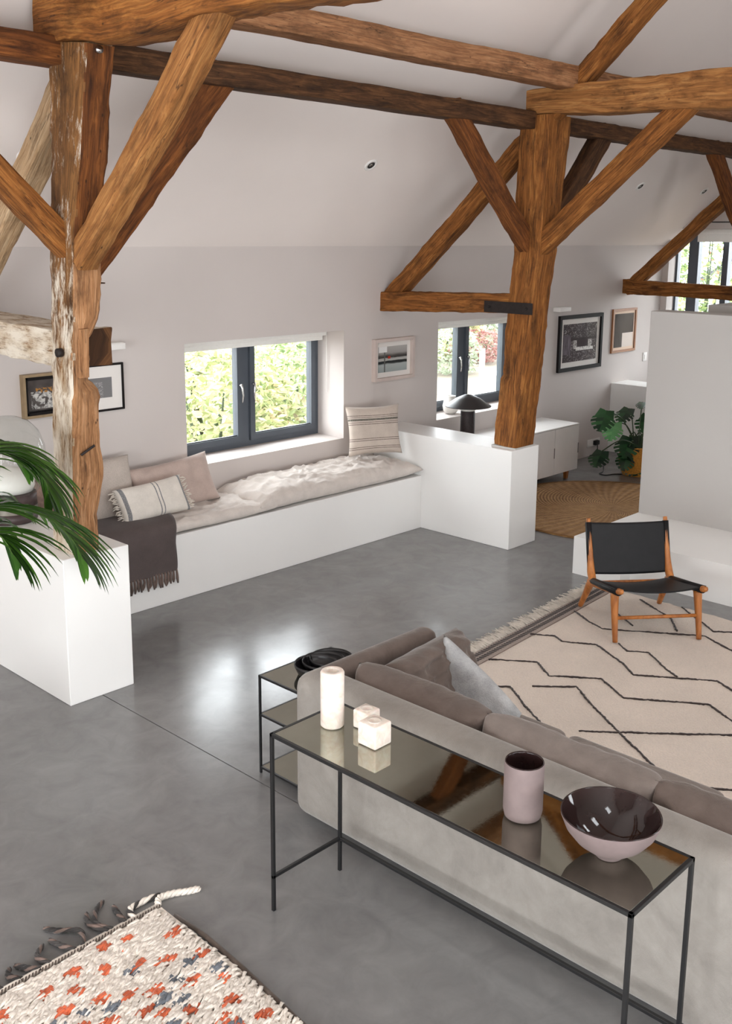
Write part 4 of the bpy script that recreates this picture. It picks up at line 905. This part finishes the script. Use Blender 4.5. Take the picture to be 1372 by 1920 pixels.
# ------------------------------------------------------------------ plants
def leafmat(name, c1, c2, tr=.25, rough=.4):
    t = NT(name); g = t.node('ShaderNodeNewGeometry'); oi = t.node('ShaderNodeObjectInfo')
    ad = t.node('ShaderNodeMath', operation='ADD'); t.link(g.outputs['Random Per Island'], ad.inputs[0]); t.link(oi.outputs['Random'], ad.inputs[1])
    fr = t.node('ShaderNodeMath', operation='FRACT'); t.link(ad.outputs[0], fr.inputs[0])
    col = t.ramp(fr.outputs[0], c1 if isinstance(c1, list) else [(0, c1), (1, c2)]); t.color(col); t.set(Roughness=rough)
    if tr:
        tl = t.node('ShaderNodeBsdfTranslucent'); t.link(col, tl.inputs[0]); mx = t.node('ShaderNodeMixShader'); mx.inputs[0].default_value = tr
        t.link(t.b.outputs[0], mx.inputs[1]); t.link(tl.outputs[0], mx.inputs[2]); t.link(mx.outputs[0], t.out.inputs[0])
    return t.m
M_palm = leafmat('palm_green', srgb(28, 62, 18), srgb(84, 130, 44), .2); M_palmstem = plain('palm_stem', srgb(78, 106, 44), .5)
M_mon = leafmat('monstera_green', srgb(14, 34, 20), srgb(44, 84, 46), .1, .3); M_monl = leafmat('monstera_young_green', srgb(78, 128, 78), srgb(104, 150, 96), .15, .35); M_stem = plain('dark_plant_stem', srgb(50, 66, 36), .5)
palm = thing('potted_palm', 'green palm with arching fronds reaching in from the left edge', 'plant', (1.9, 5.0, 0))
lathe('pot', [(.15, 0), (.17, .02), (.2, .3), (.205, .34), (.19, .34), (.18, .3), (0, .29)], plain('grey_pot', srgb(110, 108, 104), .7), palm, 32)
under(palm, tube('trunk', [(1.9, 5.0, .28), (1.92, 5.0, .7), (1.94, 5.0, 1.1)], [.035, .03, .022], M_palmstem))
rnd = random.Random(5)
def frond(pts, nl, Lmax, seed, droop=.6):
    rn = random.Random(seed); P_ = [Vector(q) for q in spline(pts, 10)]
    n = len(P_); f = under(palm, tube('frond', P_, [.009*(1-.8*i/n)+.0015 for i in range(n)], M_palmstem, None, 6))
    for k in range(nl):
        s = .22+.78*(k+.5)/nl; i = min(n-2, int(s*(n-1))); p = P_[i]; tg = (P_[i+1]-P_[i]).normalized()
        for sd in (-1, 1):
            side = tg.cross(Vector((0, 0, 1)))
            side = (side.normalized() if side.length > .05 else Vector((0, 1, 0)))*sd
            L = Lmax*(math.sin(math.pi*min(1, .22+.72*s))**.7)*rn.uniform(.85, 1.1)
            d = (tg*(.7+.4*s)+side*(.95-.5*s)+Vector((0, 0, .14))).normalized()
            w = .0165*rn.uniform(.75, 1.2); V, F = [], []; q = p.copy(); m = 7; dd = d.copy()
            for j in range(m+1):
                a = j/m; ww = w*(math.sin(math.pi*min(1, .12+.88*a))**.6 if a < 1 else 0)+.0006
                e = dd.cross(Vector((0, 0, 1))); e = e.normalized() if e.length > .05 else Vector((sd, 0, 0))
                up = e.cross(dd).normalized()
                V += [q-e*ww+up*ww*.4, q, q+e*ww+up*ww*.4]
                q = q+dd*L/m; dd = (dd+Vector((0, 0, -droop*.26*(1+a)))).normalized()
            for j in range(m):
                F += [(3*j, 3*j+1, 3*j+4, 3*j+3), (3*j+1, 3*j+2, 3*j+5, 3*j+4)]
            lf = obj('leaflet', V, F, M_palm, f, True)
frond([(1.94, 5.0, 1.05), (2.1, 4.98, 1.34), (2.335, 4.95, 1.42), (2.537, 4.95, 1.38), (2.718, 4.95, 1.29), (2.85, 4.95, 1.15), (2.92, 4.95, 1.01)], 27, .56, 1, .42)
frond([(1.94, 5.0, 1.1), (2.15, 5.05, 1.58), (2.432, 5.1, 1.70), (2.607, 5.1, 1.65), (2.73, 5.1, 1.57), (2.80, 5.1, 1.45), (2.82, 5.1, 1.36)], 27, .44, 2, .45)
frond([(1.94, 5.0, 1.05), (2.1, 4.92, 1.25), (2.307, 4.9, 1.31), (2.42, 4.9, 1.26), (2.48, 4.9, 1.15)], 18, .48, 3, .42)
frond([(1.94, 5.0, 1.1), (2.1, 5.0, 1.5), (2.379, 5.0, 1.68), (2.52, 5.0, 1.67), (2.62, 5.0, 1.58)], 20, .38, 4, .45)
# monstera in a woven basket
mon = thing('potted_monstera', 'monstera with split leaves in an ochre basket by the low wall', 'plant', (11.05, 5.98, 0))
prof = []
for k in range(22): prof += [(.17+.05*math.sin(math.pi*k/24), k*.016), (.177+.05*math.sin(math.pi*k/24), k*.016+.008)]
lathe('basket', prof+[(.18, .352), (.165, .352), (.16, .3), (0, .29)], plain('ochre_woven_basket', srgb(190, 128, 44), .8, .25, 60), mon, 40)
def monstera_leaf(base, tip, nrm, w, mat, seed):
    base, tip, nrm = Vector(base), Vector(tip), Vector(nrm).normalized(); ax = tip-base; L = ax.length; ax.normalize(); sd = ax.cross(nrm).normalized(); nrm = sd.cross(ax)
    V, F = [], []
    def pt(s, u, lift=0): return base+ax*(s*L)+sd*(u*w)+nrm*(-.10*L*(s-.3)**2-.18*w*u*u+lift)
    hw = lambda s: .5*math.sin(math.pi*min(1, max(0, .08+.92*s))**.75)*1.05
    N = 6
    for sgn in (-1, 1):
        for k in range(N):
            s0, s1 = k/N, (k+1)/N; g = .022 if 0 < k else 0
            rows = []
            for (fr, fw) in ((0, 0), (.56, 0), (.62, g*.6), (.85, g), (1, g*1.5)):
                a, b = s0+fw, s1-(.022 if k < N-1 else 0)*(fw > 0)
                m = (s0+s1)/2; H = hw(m)
                a2, b2 = a+.16*fr, b+.16*fr; ha = hw(min(1, s0)) if fr < .6 else .5*(H+hw(s0)); hb = hw(min(1, s1)) if fr < .6 else .5*(H+hw(s1))
                if k == 0: a2 = a-.10*fr
                rows.append((pt(min(1.02, a2), sgn*fr*ha), pt(min(1.02, b2), sgn*fr*hb)))
            o = len(V)
            for a, b in rows: V += [a, b]
            for r in range(len(rows)-1):
                q = (o+2*r, o+2*r+1, o+2*r+3, o+2*r+2); F.append(q if sgn > 0 else q[::-1])
    return under(mon, obj('leaf', V, F, mat, None, True))
CD = Vector((-.86, -.47, .25))
for k, (b, tp, w, m) in enumerate([((10.47, 6.1, .83), (10.26, 6.06, .63), .27, M_mon), ((10.64, 6.08, .67), (10.44, 6.02, .50), .24, M_monl), ((10.98, 6.1, .80), (10.70, 6.05, .68), .22, M_mon), ((11.3, 6.1, .84), (11.1, 6.02, .80), .13, M_mon), ((11.42, 6.05, .66), (11.22, 6.0, .46), .3, M_mon),
        ((10.95, 6.05, .46), (10.72, 5.98, .26), .3, M_mon), ((10.42, 6.1, .36), (10.2, 6.05, .22), .24, M_mon), ((10.82, 6.0, .29), (10.66, 5.95, .12), .22, M_mon), ((10.98, 5.98, .16), (10.86, 5.9, -.0+.03), .28, M_mon), ((11.1, 6.05, .45), (11.0, 5.98, .25), .24, M_mon)]):
    rn = random.Random(k); lf = monstera_leaf(b, tp, CD+Vector((rn.uniform(-.3, .3), rn.uniform(-.3, .3), .35+rn.uniform(-.2, .3))), w, m, k)
    c0 = Vector((11.05+rn.uniform(-.05, .05), 5.98+rn.uniform(-.05, .05), .32)); bb = Vector(b)
    mid = c0.lerp(bb, .5)+Vector((0, 0, .12)); V, F = tube_geo([Vector(q) for q in spline([tuple(c0), tuple(mid), tuple(bb)], 6)], .007, 6)
    obj('stem', V, F, M_stem, lf, True)
tag(tube('floor_cable', [Vector(q) for q in spline([(11.66, 6.9, .17), (11.6, 6.85, .03), (11.3, 6.6, .006), (10.9, 6.35, .006), (10.73, 6.30, .006), (10.71, 6.21, .006), (10.83, 6.165, .006), (10.9, 6.1, .006)], 6)], .006, M_dark, None, 6), 'thin dark cord on the floor running from socket to basket', 'cord')
# ------------------------------------------------------------------ garden outside
M_grav = plain('pale_gravel', srgb(104, 95, 82), .9, .2, 3, .4)
struct(box('ground', -30, 60, 7.42, 60, -.3, -.1, M_grav), 'pale gravel garden ground outside the windows')
struct(box('ground_gable_side', 13.56, 60, -30, 7.42, -.3, -.1, M_grav), 'pale gravel ground outside the gable')
def shrub(label, c, rx, ry, rz, n, ls, cols, seed, name='shrub', trunk=True, zc=None):
    rn = random.Random(seed); t = thing(name, label, name.split('_')[-1], (c[0], c[1], -.1)); zc = rz*.9 if zc is None else zc
    V, F = [], []; o = Vector((seed*3.1, seed, 0))
    while len(F) < 2*n:
        d = Vector((rn.gauss(0, 1), rn.gauss(0, 1), rn.gauss(0, 1))).normalized(); r = rn.uniform(.55, 1)**.5*(1+.28*noise.noise(o+d*2.2))
        p = Vector((d.x*rx*r, d.y*ry*r, zc+d.z*rz*r))
        if p.z < .02: continue
        a = Vector((rn.gauss(0, 1), rn.gauss(0, 1), rn.gauss(0, .6))).normalized(); b = a.orthogonal().normalized(); b = (b+a.cross(b)*rn.uniform(-1, 1)).normalized()
        s = ls*rn.uniform(.6, 1.3); k = len(V)
        V += [p-a*s, p+b*s*.42, p+a*s, p-b*s*.42+a.cross(b)*s*.15]; F += [(k, k+1, k+2), (k, k+2, k+3)]
    f = obj('foliage', V, F, leafmat('leaves_'+str(seed), cols, None, .35, .6), t, False)
    if trunk:
        for q in range(4):
            a = rn.uniform(0, 6.28); tube('branch', [(0, 0, 0), (.25*rx*math.cos(a), .25*ry*math.sin(a), zc*.6), (.5*rx*math.cos(a), .5*ry*math.sin(a), zc+rz*.4)], [.04, .025, .01], M_stem, t, 6)
    return t
S_ = srgb
YG = [(0, S_(126, 140, 86)), (.35, S_(170, 178, 124)), (.7, S_(206, 206, 162)), (.92, S_(210, 186, 154)), (1, S_(80, 94, 56))]
GG = [(0, S_(96, 116, 74)), (.5, S_(148, 166, 116)), (1, S_(198, 208, 162))]
SG = [(0, S_(124, 134, 108)), (.5, S_(172, 180, 158)), (1, S_(100, 110, 80))]
RD = [(0, S_(130, 78, 76)), (.5, S_(172, 122, 116)), (1, S_(116, 106, 80))]
shrub('yellow-green leafy shrub filling the left pane of the bench window', (7.0, 9.0), 1.15, .8, .95, 4200, .06, YG, 1)
shrub('fresh green shrub in the right pane of the bench window', (8.75, 9.35), 1.0, .8, .95, 4000, .055, GG, 2)
shrub('silvery pale shrub low in the right pane of the bench window', (9.15, 8.5), .5, .4, .5, 900, .05, SG, 3)
shrub('large yellowish shrub behind the others outside the bench window', (8.6, 11.2), 2.2, 1.0, 1.1, 5000, .075, YG, 4)
shrub('golden green shrub outside the left casement of the lamp window', (19.1, 15.7), 1.3, 1.0, 1.2, 3000, .09, YG, 5)
shrub('silver shrub at gravel edge seen left in the lamp window', (17.2, 13.8), .7, .6, .55, 1200, .06, SG, 6)
shrub('reddish shrub beyond the gravel in the lamp window', (19.2, 14.7), .75, .6, .42, 1400, .06, RD, 7)
shrub('grey-green tree at the back of the lamp window view', (21.8, 16.6), 1.7, 1.2, 1.4, 3600, .09, SG, 8, 'garden_tree')
shrub('olive tree at the left of the gable window', (19.0, 10.1), .75, .75, 1.6, 1500, .08, GG, 9, 'garden_tree', True, 2.3)
shrub('dark leafy tree in the middle of the gable window', (20.0, 9.55), .7, .7, 1.5, 1800, .07, [(0, S_(84, 104, 60)), (.6, S_(140, 156, 100)), (.93, S_(170, 170, 120)), (1, S_(200, 110, 90))], 10, 'garden_tree', True, 2.4)
shrub('low shrub under the trees outside the gable', (18.5, 9.2), 1.2, 1.0, .7, 1500, .07, GG, 11)
t = thing('garden_chair', 'white garden chair on the gravel seen through the lamp window', 'chair', (15.3, 11.3, -.1), D(30)); M_gch = plain('white_garden_paint', srgb(240, 238, 234), .5)
for x in (-.24, .24):
    box('leg', x-.02, x+.02, -.24, -.2, 0, .43, M_gch, t); box('leg', x-.02, x+.02, .2, .24, 0, .85, M_gch, t)
for k in range(5): box('seat_slat', -.26, .26, -.24+k*.095, -.165+k*.095, .43, .45, M_gch, t); box('back_slat', -.19+k*.085, -.14+k*.085, .21, .23, .5, .85, M_gch, t)
hs = thing('house', 'small grey house beyond the trees in the gable window', 'house', (32, 13.4, -.1)); M_hw = plain('grey_boarding', srgb(150, 154, 160), .8); M_hr = plain('slate_roof', srgb(120, 126, 136), .7)
V = [(-2, -1.1, 0), (2, -1.1, 0), (2, 1.1, 0), (-2, 1.1, 0), (-2, -1.1, 1.7), (2, -1.1, 1.7), (2, 1.1, 1.7), (-2, 1.1, 1.7), (-2, 0, 2.35), (2, 0, 2.35)]
obj('walls', V, [(3, 2, 1, 0), (0, 1, 5, 4), (2, 3, 7, 6), (1, 2, 6, 9, 5), (3, 0, 4, 8, 7), (4, 5, 9, 8), (6, 7, 8, 9)], M_hw, hs)
for s in (-1, 1):
    V = [(-2.2, s*1.3, 1.55), (2.2, s*1.3, 1.55), (2.2, 0, 2.38), (-2.2, 0, 2.38)]; V += [(x, y, z+.1) for x, y, z in V]
    obj('roof_slope', V, [(0, 1, 2, 3), (7, 6, 5, 4), (0, 4, 5, 1), (1, 5, 6, 2), (2, 6, 7, 3), (3, 7, 4, 0)], M_hr, hs)
box('window', -2.03, -2.0, -.3, .3, .8, 1.4, M_frame, hs)
